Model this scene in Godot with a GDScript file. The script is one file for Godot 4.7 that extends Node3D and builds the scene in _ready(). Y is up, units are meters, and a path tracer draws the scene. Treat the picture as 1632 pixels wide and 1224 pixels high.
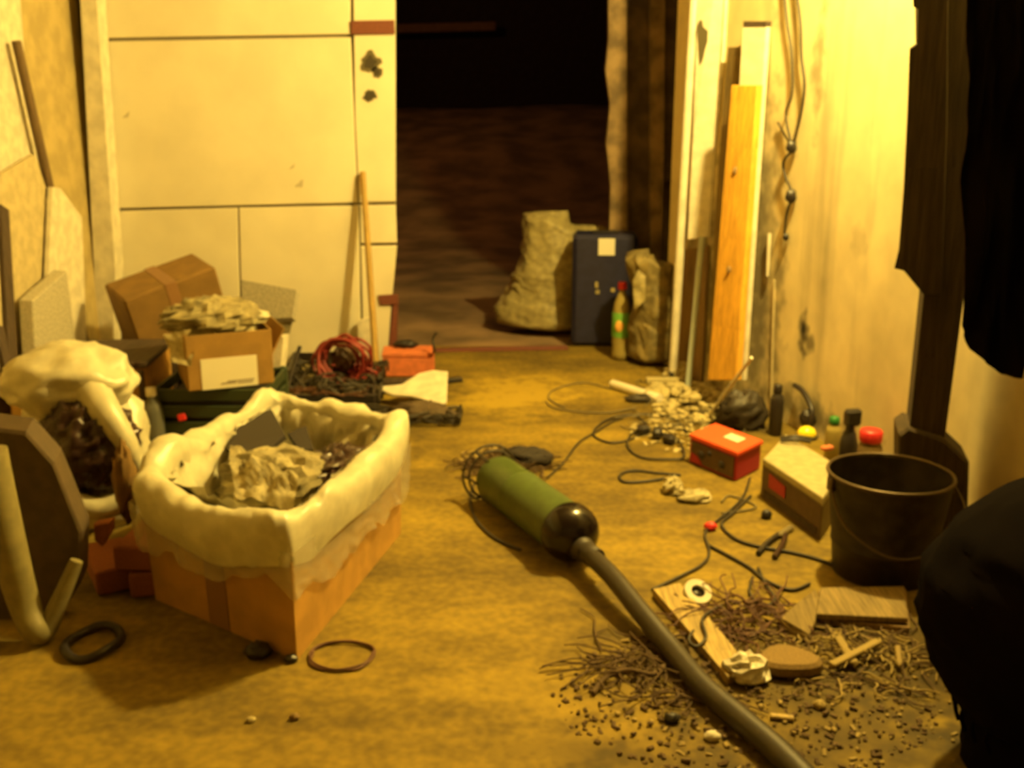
extends Node3D

const RA := Vector3(0.742, 0, -4.533)   # foot of the wall on the right where it meets the doorway
const RD := Vector3(0.337, 0, 0.941)   # along that wall, towards the camera
const RN := Vector3(-0.941, 0, 0.337)   # out of that wall, into the room
const UP := Vector3.UP
var M := {}
var used := {}
var rng := RandomNumberGenerator.new()
var T: Node3D

# ---------------------------------------------------------------- bookkeeping
func numbered(n: String) -> String:
	if not used.has(n):
		used[n] = 0
		return n
	used[n] += 1
	return "%s_%03d" % [n, used[n]]

func tag(o: Node, label: String, category: String, group := "") -> void:
	o.set_meta("label", label)
	o.set_meta("category", category)
	if group != "":
		o.set_meta("group", group)

func thing(called: String, label: String, category: String, base: Vector3, group := "") -> Node3D:
	var o := Node3D.new()
	o.name = numbered(called)
	add_child(o)
	o.position = base
	tag(o, label, category, group)
	T = o
	return o

func ST() -> SurfaceTool:
	var st := SurfaceTool.new()
	st.begin(Mesh.PRIMITIVE_TRIANGLES)
	return st

# shapes are given in room coordinates; a part is shifted back by the place of its thing
func part(called: String, st: SurfaceTool, m: Material, parent: Node3D = null) -> MeshInstance3D:
	if parent == null:
		parent = T
	st.generate_normals()
	var o := MeshInstance3D.new()
	o.mesh = st.commit()
	o.material_override = m
	o.name = called
	parent.add_child(o, true)
	if parent == T:
		o.position = -T.position
	return o

func single(called: String, st: SurfaceTool, m: Material, label: String, category: String, group := "") -> MeshInstance3D:
	st.generate_normals()
	var o := MeshInstance3D.new()
	o.mesh = st.commit()
	o.material_override = m
	o.name = numbered(called)
	add_child(o)
	tag(o, label, category, group)
	return o

func struct(called: String, st: SurfaceTool, m: Material, parent: Node3D = null) -> MeshInstance3D:
	st.generate_normals()
	var o := MeshInstance3D.new()
	o.mesh = st.commit()
	o.material_override = m
	o.name = called
	(self if parent == null else parent).add_child(o, true)
	if parent == null:
		o.set_meta("kind", "structure")
	return o

# ---------------------------------------------------------------- shapes
func tri(st: SurfaceTool, a: Vector3, b: Vector3, c: Vector3) -> void:
	st.set_uv(Vector2(a.x, a.y)); st.add_vertex(a)
	st.set_uv(Vector2(b.x, b.y)); st.add_vertex(b)
	st.set_uv(Vector2(c.x, c.y)); st.add_vertex(c)

func quad(st: SurfaceTool, a: Vector3, b: Vector3, c: Vector3, d: Vector3) -> void:
	tri(st, a, b, c)
	tri(st, a, c, d)

# chamfered box; faces clockwise seen from outside
func box(st: SurfaceTool, size: Vector3, bev: float, xf: Transform3D) -> void:
	st.set_smooth_group(-1)
	var h := size * 0.5
	var b := minf(bev, minf(h.x, minf(h.y, h.z)) * 0.9)
	for ax in 3:
		for s in [-1.0, 1.0]:
			var u := (ax + 1) % 3
			var w := (ax + 2) % 3
			var c: Array[Vector3] = []
			for q in [[-1, -1], [1, -1], [1, 1], [-1, 1]]:
				var p := Vector3.ZERO
				p[ax] = s * h[ax]; p[u] = q[0] * (h[u] - b); p[w] = q[1] * (h[w] - b)
				c.append(xf * p)
			if s > 0: quad(st, c[3], c[2], c[1], c[0])
			else: quad(st, c[0], c[1], c[2], c[3])
	if b <= 0.0:
		return
	for ax in 3:
		var u := (ax + 1) % 3
		var w := (ax + 2) % 3
		for su in [-1.0, 1.0]:
			for sw in [-1.0, 1.0]:
				var c: Array[Vector3] = []
				for q in [[-1, 0], [1, 0], [1, 1], [-1, 1]]:
					var p := Vector3.ZERO
					p[ax] = q[0] * (h[ax] - b)
					p[u] = su * (h[u] - (b if q[1] == 1 else 0.0))
					p[w] = sw * (h[w] - (0.0 if q[1] == 1 else b))
					c.append(xf * p)
				if su * sw > 0: quad(st, c[3], c[2], c[1], c[0])
				else: quad(st, c[0], c[1], c[2], c[3])
	for sx in [-1.0, 1.0]:
		for sy in [-1.0, 1.0]:
			for sz in [-1.0, 1.0]:
				var p1 := xf * Vector3(sx * h.x, sy * (h.y - b), sz * (h.z - b))
				var p2 := xf * Vector3(sx * (h.x - b), sy * h.y, sz * (h.z - b))
				var p3 := xf * Vector3(sx * (h.x - b), sy * (h.y - b), sz * h.z)
				if sx * sy * sz > 0: tri(st, p1, p3, p2)
				else: tri(st, p1, p2, p3)

func at(p: Vector3, yaw := 0.0, pitch := 0.0, roll := 0.0) -> Transform3D:
	return Transform3D(Basis.from_euler(Vector3(deg_to_rad(pitch), deg_to_rad(yaw), deg_to_rad(roll))), p)

# a flat outline with real thickness: front face at pts, back face at pts + ext, front edge broken by bev
func slab(st: SurfaceTool, pts: Array, ext: Vector3, bev := 0.0) -> void:
	st.set_smooth_group(-1)
	var c := Vector3.ZERO
	for p in pts: c += p
	c /= pts.size()
	var nrm := -ext.normalized()
	var ex: Vector3 = (pts[1] - pts[0]).normalized()
	ex = (ex - nrm * ex.dot(nrm)).normalized()
	var ey := nrm.cross(ex)
	var flat := PackedVector2Array()
	for p in pts: flat.append(Vector2((p - c).dot(ex), (p - c).dot(ey)))
	var order := pts.duplicate()
	if Geometry2D.is_polygon_clockwise(flat) == false:
		order.reverse()
		flat.reverse()
	var front: Array[Vector3] = []
	var rim: Array[Vector3] = []
	var back: Array[Vector3] = []
	var k: int = order.size()
	for i in k:
		var p: Vector3 = order[i]
		front.append(p + (c - p).normalized() * bev)
		rim.append(p + ext.normalized() * bev)
		back.append(p + ext)
	var idx := Geometry2D.triangulate_polygon(flat)
	for i in range(0, idx.size(), 3):
		var a := idx[i]; var b := idx[i + 1]; var d := idx[i + 2]
		if (flat[b] - flat[a]).cross(flat[d] - flat[a]) > 0.0:
			var s := b; b = d; d = s
		tri(st, front[a], front[b], front[d])
		tri(st, back[a], back[d], back[b])
	for i in k:
		var j := (i + 1) % k
		if bev > 0.0: quad(st, front[i], rim[i], rim[j], front[j])
		quad(st, rim[i], back[i], back[j], rim[j])

# a squared timber from a to b; wide across w, t deep
func timber(st: SurfaceTool, a: Vector3, b: Vector3, across: Vector3, w: float, t: float, bev := 0.003) -> void:
	var y := (b - a).normalized()
	var x := (across - y * across.dot(y)).normalized()
	box(st, Vector3(w, (b - a).length(), t), bev, Transform3D(Basis(x, y, x.cross(y)), (a + b) * 0.5))

func spline(pts: Array, per := 6, closed := false) -> Array[Vector3]:
	var out: Array[Vector3] = []
	var n := pts.size()
	for i in (n if closed else n - 1):
		var p0: Vector3 = pts[posmod(i - 1, n)] if closed else pts[maxi(i - 1, 0)]
		var p1: Vector3 = pts[i]
		var p2: Vector3 = pts[(i + 1) % n]
		var p3: Vector3 = pts[(i + 2) % n] if closed else pts[mini(i + 2, n - 1)]
		for k in per:
			out.append(p1.cubic_interpolate(p2, p0, p3, k / float(per)))
	if not closed:
		out.append(pts[n - 1])
	return out

func tube(st: SurfaceTool, path: Array[Vector3], r0: float, r1 := -1.0, sides := 8, closed := false) -> void:
	st.set_smooth_group(0)
	if r1 < 0.0: r1 = r0
	var n := path.size()
	var rings := []
	var prev := Vector3.ZERO
	for i in n:
		var t: Vector3
		if closed: t = path[(i + 1) % n] - path[posmod(i - 1, n)]
		else: t = path[mini(i + 1, n - 1)] - path[maxi(i - 1, 0)]
		t = t.normalized() if t.length() > 1e-7 else UP
		var u := prev - t * prev.dot(t)
		if u.length() < 0.01:
			u = t.cross(UP if absf(t.y) < 0.9 else Vector3.RIGHT)
		u = u.normalized()
		prev = u
		var v := t.cross(u)
		var r := lerpf(r0, r1, i / maxf(1.0, n - 1))
		var ring: Array[Vector3] = []
		for k in sides:
			var a := TAU * k / sides
			ring.append(path[i] + (u * cos(a) + v * sin(a)) * r)
		rings.append(ring)
	for i in (n if closed else n - 1):
		var a: Array[Vector3] = rings[i]
		var b: Array[Vector3] = rings[(i + 1) % n]
		for k in sides:
			var j := (k + 1) % sides
			quad(st, a[k], a[j], b[j], b[k])
	if not closed:
		st.set_smooth_group(-1)
		var f: Array[Vector3] = rings[0]
		var l: Array[Vector3] = rings[n - 1]
		for k in range(1, sides - 1):
			tri(st, f[0], f[k + 1], f[k])
			tri(st, l[0], l[k], l[k + 1])
		st.set_smooth_group(0)

func wire(st: SurfaceTool, pts: Array, r: float, closed := false, sides := 7) -> void:
	tube(st, spline(pts, 7, closed), r, r, sides, closed)

# profile (radius, height) turned about y
func lathe(st: SurfaceTool, prof: Array, sides: int, xf: Transform3D, smooth := true) -> void:
	st.set_smooth_group(0 if smooth else -1)
	for i in prof.size() - 1:
		for k in sides:
			var a := TAU * k / sides
			var b := TAU * (k + 1) / sides
			var p: Vector2 = prof[i]
			var q: Vector2 = prof[i + 1]
			var c := [xf * Vector3(p.x * cos(a), p.y, p.x * sin(a)), xf * Vector3(p.x * cos(b), p.y, p.x * sin(b)), xf * Vector3(q.x * cos(b), q.y, q.x * sin(b)), xf * Vector3(q.x * cos(a), q.y, q.x * sin(a))]
			if p.x < 1e-6: tri(st, c[0], c[3], c[2])
			elif q.x < 1e-6: tri(st, c[0], c[3], c[1])
			else: quad(st, c[0], c[3], c[2], c[1])

func noise(sd: int, freq: float, oct := 3) -> FastNoiseLite:
	var f := FastNoiseLite.new()
	f.seed = sd
	f.frequency = freq
	f.fractal_octaves = oct
	f.noise_type = FastNoiseLite.TYPE_SIMPLEX_SMOOTH
	return f

# grid surface from a callable (u, v in 0..1)
func grid(st: SurfaceTool, nu: int, nv: int, f: Callable, smooth := true, wrap := false) -> void:
	st.set_smooth_group(0 if smooth else -1)
	var g := []
	for i in nu + 1:
		var row: Array[Vector3] = []
		for j in nv + 1:
			row.append(f.call((0.0 if wrap and i == nu else i / float(nu)), j / float(nv)))
		g.append(row)
	for i in nu:
		for j in nv:
			quad(st, g[i][j], g[i][j + 1], g[i + 1][j + 1], g[i + 1][j])

# a crumpled lump: an ellipsoid with folds, flattened where it rests
func lump(st: SurfaceTool, c: Vector3, r: Vector3, sd: int, amp: float, freq := 3.0, smooth := true, res := 22, floor_y := -100.0) -> void:
	var n1 := noise(sd, freq)
	var n2 := noise(sd + 9, freq * 2.3)
	grid(st, res, res * 2 / 3, func(u: float, v: float) -> Vector3:
		var a := u * TAU
		var b := (0.5 - v) * PI
		var dir := Vector3(cos(b) * cos(a), sin(b), cos(b) * sin(a))
		var k := 1.0 + amp * (1.0 - 2.0 * absf(n1.get_noise_3dv(dir)) * 2.2) * 0.5 + amp * 0.6 * n2.get_noise_3dv(dir)
		var p := c + dir * r * k
		p.y = maxf(p.y, floor_y)
		return p, smooth, true)

# a wrinkled sheet over the quad a b c d, thick enough to have an underside
func sheet(st: SurfaceTool, a: Vector3, b: Vector3, c: Vector3, d: Vector3, sd: int, amp: float, freq := 9.0, nn := 14, t := 0.003) -> void:
	var n1 := noise(sd, freq)
	var nr := (b - a).cross(d - a).normalized()
	if nr.y < 0.0: nr = -nr
	for side in 2:
		grid(st, nn, nn, func(u: float, v: float) -> Vector3:
			var p := a.lerp(b, u).lerp(d.lerp(c, u), v)
			var e := n1.get_noise_3dv(p * 1.0) * amp * 2.0 + n1.get_noise_3dv(p * 2.7) * amp * 0.7
			return p + nr * (e - (t if side == 1 else 0.0)), true)

# ---------------------------------------------------------------- materials
func ramp(a: Color, b: Color, lo := 0.25, hi := 0.75) -> Gradient:
	var g := Gradient.new()
	g.set_color(0, a); g.set_offset(0, lo)
	g.set_color(1, b); g.set_offset(1, hi)
	return g

func ntex(sd: int, freq: float, lo: float, hi: float, oct := 4, size := 512, from := 0.25, to := 0.75) -> NoiseTexture2D:
	var t := NoiseTexture2D.new()
	t.width = size; t.height = size
	t.seamless = true
	t.noise = noise(sd, freq, oct)
	t.color_ramp = ramp(Color(lo, lo, lo), Color(hi, hi, hi), from, to)
	return t

func wood_tex(sd: int) -> ImageTexture:
	var im := Image.create(256, 512, false, Image.FORMAT_RGB8)
	var n1 := noise(sd, 1.0, 3)
	for y in 512:
		for x in 256:
			var a := TAU * x / 256.0
			var w := n1.get_noise_3d(cos(a) * 6.0, sin(a) * 6.0, y * 0.004)
			var g := n1.get_noise_3d(cos(a) * 34.0, sin(a) * 34.0, y * 0.012)
			var s := clampf(0.84 + w * 0.22 + g * 0.16, 0.45, 1.0)
			im.set_pixel(x, y, Color(s, s * 0.985, s * 0.96))
	return ImageTexture.create_from_image(im)

func lin(r: float, g: float, b: float) -> Color:
	return Color(r, g, b).linear_to_srgb()

func mat(key: String, col: Color, rough := 0.8, tex: Texture2D = null, scale := 2.0, metal := 0.0) -> StandardMaterial3D:
	var m := StandardMaterial3D.new()
	m.albedo_color = col
	m.roughness = rough
	m.metallic = metal
	if tex:
		m.albedo_texture = tex
		m.uv1_triplanar = true
		m.uv1_world_triplanar = true
		m.uv1_scale = Vector3.ONE * scale
	M[key] = m
	return m

# plaster of the long wall: damp streaks, soot and scuffs with shapes of their own
func wall_texture() -> ImageTexture:
	var w := 1024
	var h := 512
	var im := Image.create(w, h, false, Image.FORMAT_RGB8)
	var n1 := noise(5, 0.006, 4)
	var n2 := noise(6, 0.03, 3)
	var soot := [[0.92, 0.365, 0.028, 0.07, 0.85], [0.965, 0.33, 0.03, 0.03, 0.4], [0.90, 1.30, 0.035, 0.22, 0.26], [0.60, 0.50, 0.14, 0.65, 0.30], [0.74, 0.35, 0.05, 0.35, 0.30], [0.12, 1.28, 0.03, 0.10, 0.5], [0.95, 0.08, 0.35, 0.06, 0.35], [1.18, 0.72, 0.04, 0.05, 0.10], [0.2, 0.3, 0.22, 0.5, 0.45]]
	for y in h:
		for x in w:
			var u := x / float(w) * 4.0     # metres along the wall
			var v := (1.0 - y / float(h)) * 2.5
			var s := 0.93 + n1.get_noise_2d(x, y * 0.6) * 0.12 + n2.get_noise_2d(x, y) * 0.05
			var streak := clampf(n1.get_noise_2d(x * 3.0, y * 0.25 + 900.0) - 0.12, 0.0, 1.0)
			s -= streak * 0.35 * clampf(1.35 - absf(u - 0.75), 0.0, 1.0)
			var dark := 0.0
			for k in soot:
				var q := Vector2((u - k[0]) / k[2], (v - k[1]) / k[3]).length()
				dark = maxf(dark, k[4] * clampf(1.25 - q + n2.get_noise_2d(x * 1.5, y * 1.5) * 0.9, 0.0, 1.0))
			s *= 1.0 - dark
			im.set_pixel(x, y, Color(clampf(s, 0.05, 1.0), clampf(s * 0.985, 0.04, 1.0), clampf(s * 0.95, 0.03, 1.0)))
	return ImageTexture.create_from_image(im)

# trodden cement: pale worn patches, grey scuffs, soil trodden in beside the rubbish
func floor_texture() -> ImageTexture:
	var w := 1024
	var im := Image.create(w, w, false, Image.FORMAT_RGB8)
	var n1 := noise(11, 0.009, 4)
	var n2 := noise(12, 0.045, 3)
	var n3 := noise(13, 0.16, 2)
	var spots := [[0.0, -4.1, 0.28, 0.35, 0.35], [0.45, -4.25, 0.5, 0.25, 0.2], [0.1, -1.75, 0.5, 0.25, 0.12]]
	var soil := [[0.62, -1.75, 0.38, 0.30, 0.30], [0.95, -1.95, 0.3, 0.3, 0.25], [0.75, -3.75, 0.3, 0.35, 0.22], [0.3, -1.65, 0.22, 0.16, 0.25], [-0.9, -3.6, 0.5, 0.5, 0.4]]
	for y in w:
		for x in w:
			var X := -2.5 + 5.0 * x / w
			var Y := -5.5 + 5.0 * y / w
			var s := 0.72 + n1.get_noise_2d(x * 0.7, y * 1.5) * 0.22 + n2.get_noise_2d(x * 0.6, y * 1.2) * 0.10 + n3.get_noise_2d(x, y) * 0.10
			for k in spots:
				var q := Vector2((X - k[0]) / k[2], (Y - k[1]) / k[3]).length()
				s += k[4] * clampf(1.1 - q + n2.get_noise_2d(x, y) * 0.5, 0.0, 1.0)
			for k in soil:
				var q := Vector2((X - k[0]) / k[2], (Y - k[1]) / k[3]).length()
				s *= 1.0 - k[4] * clampf(1.2 - q + n2.get_noise_2d(x, y) * 0.8 + n3.get_noise_2d(x, y) * 0.6, 0.0, 1.0)
			s = clampf(s, 0.12, 1.0)
			im.set_pixel(x, y, Color(s, s * (0.93 + 0.05 * s), s * 0.86))
	return ImageTexture.create_from_image(im)

func materials() -> void:
	var mott := ntex(1, 0.012, 0.9, 1.0)
	var fine := ntex(2, 0.06, 0.84, 1.0, 3)
	var grime := ntex(3, 0.008, 0.68, 1.0, 5)
	var wd := wood_tex(4)
	var m: StandardMaterial3D
	m = StandardMaterial3D.new()
	m.albedo_texture = floor_texture()
	m.albedo_color = lin(0.37, 0.265, 0.025)
	m.roughness = 0.85
	m.uv1_scale = Vector3(0.2, 0.2, 1.0)
	M["floor"] = m
	m = StandardMaterial3D.new()
	m.albedo_texture = wall_texture()
	m.albedo_color = lin(0.84, 0.75, 0.46)
	m.roughness = 0.8
	M["plaster"] = m
	mat("plaster_plain", lin(0.66, 0.56, 0.36), 0.85, mott, 1.2)
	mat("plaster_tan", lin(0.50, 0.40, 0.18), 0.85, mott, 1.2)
	mat("ceiling_boards", lin(0.32, 0.25, 0.14), 0.9, mott, 1.2)
	mat("earth", lin(0.34, 0.22, 0.12), 1.0, grime, 0.35)
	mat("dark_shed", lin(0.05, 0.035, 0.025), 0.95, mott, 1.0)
	mat("dim_beam", lin(0.34, 0.20, 0.12), 0.9, mott, 1.0)
	mat("white_door", lin(0.80, 0.74, 0.56), 0.55, ntex(21, 0.006, 0.96, 1.0), 0.8)
	mat("groove", lin(0.22, 0.19, 0.13), 0.9)
	mat("black_gap", lin(0.03, 0.02, 0.018), 0.9)
	mat("white_trim", lin(0.80, 0.74, 0.58), 0.5, mott, 1.5)
	mat("white_board", lin(0.78, 0.72, 0.56), 0.6, mott, 2.5)
	mat("grey_board", lin(0.52, 0.48, 0.36), 0.8, fine, 2.5)
	mat("tan_board", lin(0.58, 0.49, 0.28), 0.8, mott, 2.5)
	mat("rust", lin(0.20, 0.06, 0.035), 0.7, fine, 4.0)
	mat("soot", lin(0.05, 0.04, 0.025), 0.9)
	mat("soot_ring", lin(0.12, 0.10, 0.05), 0.8)
	mat("stain", lin(0.52, 0.47, 0.33), 0.8)
	mat("dark_wood", lin(0.085, 0.055, 0.035), 0.75, wd, 2.0)
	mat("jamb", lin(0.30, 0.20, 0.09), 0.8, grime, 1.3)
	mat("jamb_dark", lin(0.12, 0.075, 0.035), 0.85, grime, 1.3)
	mat("old_wood", lin(0.36, 0.24, 0.10), 0.75, wd, 3.0)
	mat("orange_wood", lin(0.95, 0.52, 0.06), 0.55, wd, 3.0)
	mat("pale_wood", lin(0.52, 0.38, 0.12), 0.65, wd, 3.0)
	mat("grey_wood", lin(0.29, 0.21, 0.07), 0.8, wd, 3.0)
	mat("stick_wood", lin(0.62, 0.42, 0.12), 0.6, wd, 4.0)
	mat("dark_stick", lin(0.20, 0.13, 0.06), 0.7, wd, 4.0)
	mat("post_wood", lin(0.075, 0.05, 0.022), 0.85, wd, 2.0)
	mat("carton", lin(0.46, 0.25, 0.045), 0.8, mott, 2.0)
	mat("carton_dark", lin(0.22, 0.125, 0.03), 0.85, mott, 2.0)
	mat("carton_mid", lin(0.34, 0.195, 0.045), 0.8, mott, 2.0)
	mat("carton_tape", lin(0.25, 0.13, 0.05), 0.45)
	mat("paper", lin(0.52, 0.45, 0.25), 0.8, fine, 3.0)
	mat("paper_grey", lin(0.42, 0.36, 0.19), 0.85, grime, 3.0)
	mat("label_paper", lin(0.74, 0.70, 0.54), 0.7)
	mat("ink", lin(0.24, 0.20, 0.15), 0.8)
	m = mat("bag_white", lin(0.64, 0.60, 0.42), 0.38, mott, 3.0)
	m.backlight = Color(0.35, 0.33, 0.28)
	m = mat("film", lin(0.72, 0.66, 0.48), 0.22)
	m.transparency = BaseMaterial3D.TRANSPARENCY_ALPHA
	m.albedo_color.a = 0.33
	m = mat("sack", lin(0.42, 0.35, 0.15), 0.6, ntex(31, 0.02, 0.8, 1.0), 2.0)
	mat("sack_tan", lin(0.29, 0.225, 0.08), 0.7, grime, 2.5)
	mat("brown_bag", lin(0.05, 0.025, 0.018), 0.3, mott, 3.0)
	mat("black_film", lin(0.022, 0.015, 0.011), 0.8)
	mat("black_plastic", lin(0.025, 0.02, 0.018), 0.4)
	mat("black_gloss", lin(0.010, 0.006, 0.005), 0.2)
	mat("black_cloth", lin(0.006, 0.0045, 0.0045), 1.0)
	M["black_cloth"].metallic_specular = 0.1
	mat("rubber", lin(0.035, 0.026, 0.016), 0.55)
	mat("hose", lin(0.036, 0.026, 0.013), 0.5, mott, 5.0)
	mat("cable", lin(0.035, 0.027, 0.016), 0.55)
	mat("cable_dust", lin(0.16, 0.13, 0.06), 0.7)
	mat("cable_red", lin(0.26, 0.03, 0.025), 0.45)
	mat("cable_brown", lin(0.11, 0.045, 0.02), 0.6)
	mat("green_crate", lin(0.035, 0.05, 0.022), 0.5)
	mat("green_paint", lin(0.075, 0.11, 0.022), 0.45, mott, 4.0)
	mat("blue_plastic", lin(0.022, 0.022, 0.062), 0.45, mott, 3.0)
	mat("bottle_pet", lin(0.34, 0.27, 0.08), 0.2)
	mat("bottle_label", lin(0.16, 0.42, 0.06), 0.5)
	mat("bottle_badge", lin(0.8, 0.42, 0.08), 0.5)
	mat("red_plastic", lin(0.72, 0.035, 0.035), 0.4)
	mat("red_box", lin(0.85, 0.10, 0.03), 0.5)
	mat("crimson", lin(0.42, 0.02, 0.045), 0.5)
	mat("brick_red", lin(0.36, 0.12, 0.05), 0.9, fine, 6.0)
	mat("orange_carton", lin(0.68, 0.19, 0.07), 0.7, mott, 4.0)
	mat("green_plastic", lin(0.03, 0.20, 0.04), 0.4)
	mat("yellow_plastic", lin(0.95, 0.72, 0.03), 0.25)
	mat("brown_plastic", lin(0.12, 0.07, 0.04), 0.5, mott, 4.0)
	mat("pale_plastic", lin(0.46, 0.40, 0.22), 0.45, mott, 4.0)
	mat("edge_plastic", lin(0.26, 0.22, 0.09), 0.5, mott, 4.0)
	mat("brown_panel", lin(0.10, 0.065, 0.03), 0.8, mott, 3.0)
	mat("clear_dark", lin(0.12, 0.12, 0.10), 0.15)
	mat("blue_pipe", lin(0.46, 0.52, 0.48), 0.35)
	mat("tin", lin(0.045, 0.034, 0.02), 0.5, grime, 4.0, 0.35)
	mat("tin_edge", lin(0.12, 0.08, 0.04), 0.4, fine, 6.0, 0.5)
	mat("steel", lin(0.4, 0.34, 0.2), 0.35, null, 1.0, 0.7)
	mat("plaster_dust", lin(0.56, 0.47, 0.22), 0.95, fine, 4.0)
	mat("clay", lin(0.25, 0.16, 0.05), 0.9, fine, 5.0)
	mat("twig", lin(0.10, 0.06, 0.025), 0.9)
	mat("straw", lin(0.30, 0.22, 0.07), 0.85)

# ---------------------------------------------------------------- the scene
func _ready() -> void:
	rng.seed = 7
	var cam := Camera3D.new()
	cam.name = "camera"
	cam.position = Vector3(0, 1.15, 0)
	cam.rotation_degrees = Vector3(-15, 0, 0)
	cam.fov = 40.69
	cam.near = 0.05
	cam.far = 200.0
	add_child(cam)
	cam.current = true
	var at_lens := CameraAttributesPhysical.new()   # the phone's lens, focused too close
	at_lens.frustum_focal_length = 32.36
	at_lens.frustum_focus_distance = 0.6
	at_lens.exposure_aperture = 13.0
	cam.attributes = at_lens

	var env := Environment.new()
	env.background_mode = Environment.BG_COLOR
	env.background_color = lin(0.009, 0.004, 0.0018)
	env.tonemap_mode = Environment.TONE_MAPPER_LINEAR
	env.tonemap_exposure = 1.0
	env.sdfgi_enabled = true
	env.ssao_enabled = true
	env.ssil_enabled = true
	var we := WorldEnvironment.new()
	we.name = "world"
	we.environment = env
	add_child(we)

	var warm := lin(1.0, 0.72, 0.19)
	lamp(Vector3(0.985, 2.2, -2.97), warm, 9.2)
	yard_lamp(Vector3(-4.0, 4.0, -9.0), lin(1.0, 0.40, 0.10), 4.2)

	materials()
	shell()
	door_leaf()
	doorway()
	boards_by_door()
	cartons()
	bag_and_bricks()
	big_carton()
	tools_by_door()
	yard_things()
	wall_things()
	post_and_cloth()
	floor_kit()
	bucket()
	cylinder_and_hose()
	cables()
	rubbish()
	coat()

func lamp(p: Vector3, col: Color, energy: float) -> void:
	var o := thing("hanging_bulb", "bare warm bulb hanging on a black cord from the ceiling near the plastered wall", "lamp", p)
	var st := ST()
	lathe(st, [Vector2(0, -0.035), Vector2(0.018, -0.030), Vector2(0.03, -0.012), Vector2(0.032, 0.004), Vector2(0.024, 0.024), Vector2(0.014, 0.04), Vector2(0.0135, 0.05), Vector2(0, 0.05)], 20, Transform3D(Basis(), p))
	var g := StandardMaterial3D.new()
	g.albedo_color = Color(1, 0.9, 0.7)
	g.emission_enabled = true
	g.emission = col
	g.emission_energy_multiplier = 6.0
	part("bulb", st, g)
	st = ST()
	lathe(st, [Vector2(0, 0.05), Vector2(0.018, 0.05), Vector2(0.02, 0.06), Vector2(0.02, 0.095), Vector2(0.008, 0.11), Vector2(0, 0.11)], 16, Transform3D(Basis(), p))
	var dk := StandardMaterial3D.new()
	dk.albedo_color = Color(0.1, 0.09, 0.08)
	part("socket", st, dk)
	st = ST()
	tube(st, [p + UP * 0.11, p + UP * (2.6 - p.y)] as Array[Vector3], 0.004)
	part("cord", st, dk)
	var l := OmniLight3D.new()
	l.name = "bulb_light"
	l.light_color = col
	l.light_energy = energy
	l.light_size = 0.05
	l.omni_range = 30.0
	l.omni_attenuation = 2.0
	l.shadow_enabled = true
	o.add_child(l)

func yard_lamp(p: Vector3, col: Color, energy: float) -> void:
	var o := thing("yard_lamp", "small round lamp on a dark pole in the yard outside the doorway", "lamp", p)
	var st := ST()
	lathe(st, [Vector2(0, -0.06), Vector2(0.04, -0.05), Vector2(0.06, 0), Vector2(0.04, 0.05), Vector2(0, 0.06)], 18, Transform3D(Basis(), p))
	var g := StandardMaterial3D.new()
	g.albedo_color = Color(1, 0.8, 0.6)
	g.emission_enabled = true
	g.emission = col
	g.emission_energy_multiplier = 2.0
	part("globe", st, g)
	st = ST()
	tube(st, [Vector3(p.x, -0.05, p.z - 0.3), Vector3(p.x, p.y + 0.1, p.z - 0.3), Vector3(p.x, p.y + 0.09, p.z)] as Array[Vector3], 0.03)
	var dk := StandardMaterial3D.new()
	dk.albedo_color = Color(0.1, 0.09, 0.08)
	part("pole", st, dk)
	var l := OmniLight3D.new()
	l.name = "yard_light"
	l.light_color = col
	l.light_energy = energy
	l.light_size = 0.06
	l.omni_range = 60.0
	l.omni_attenuation = 2.0
	l.shadow_enabled = true
	o.add_child(l)

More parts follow.
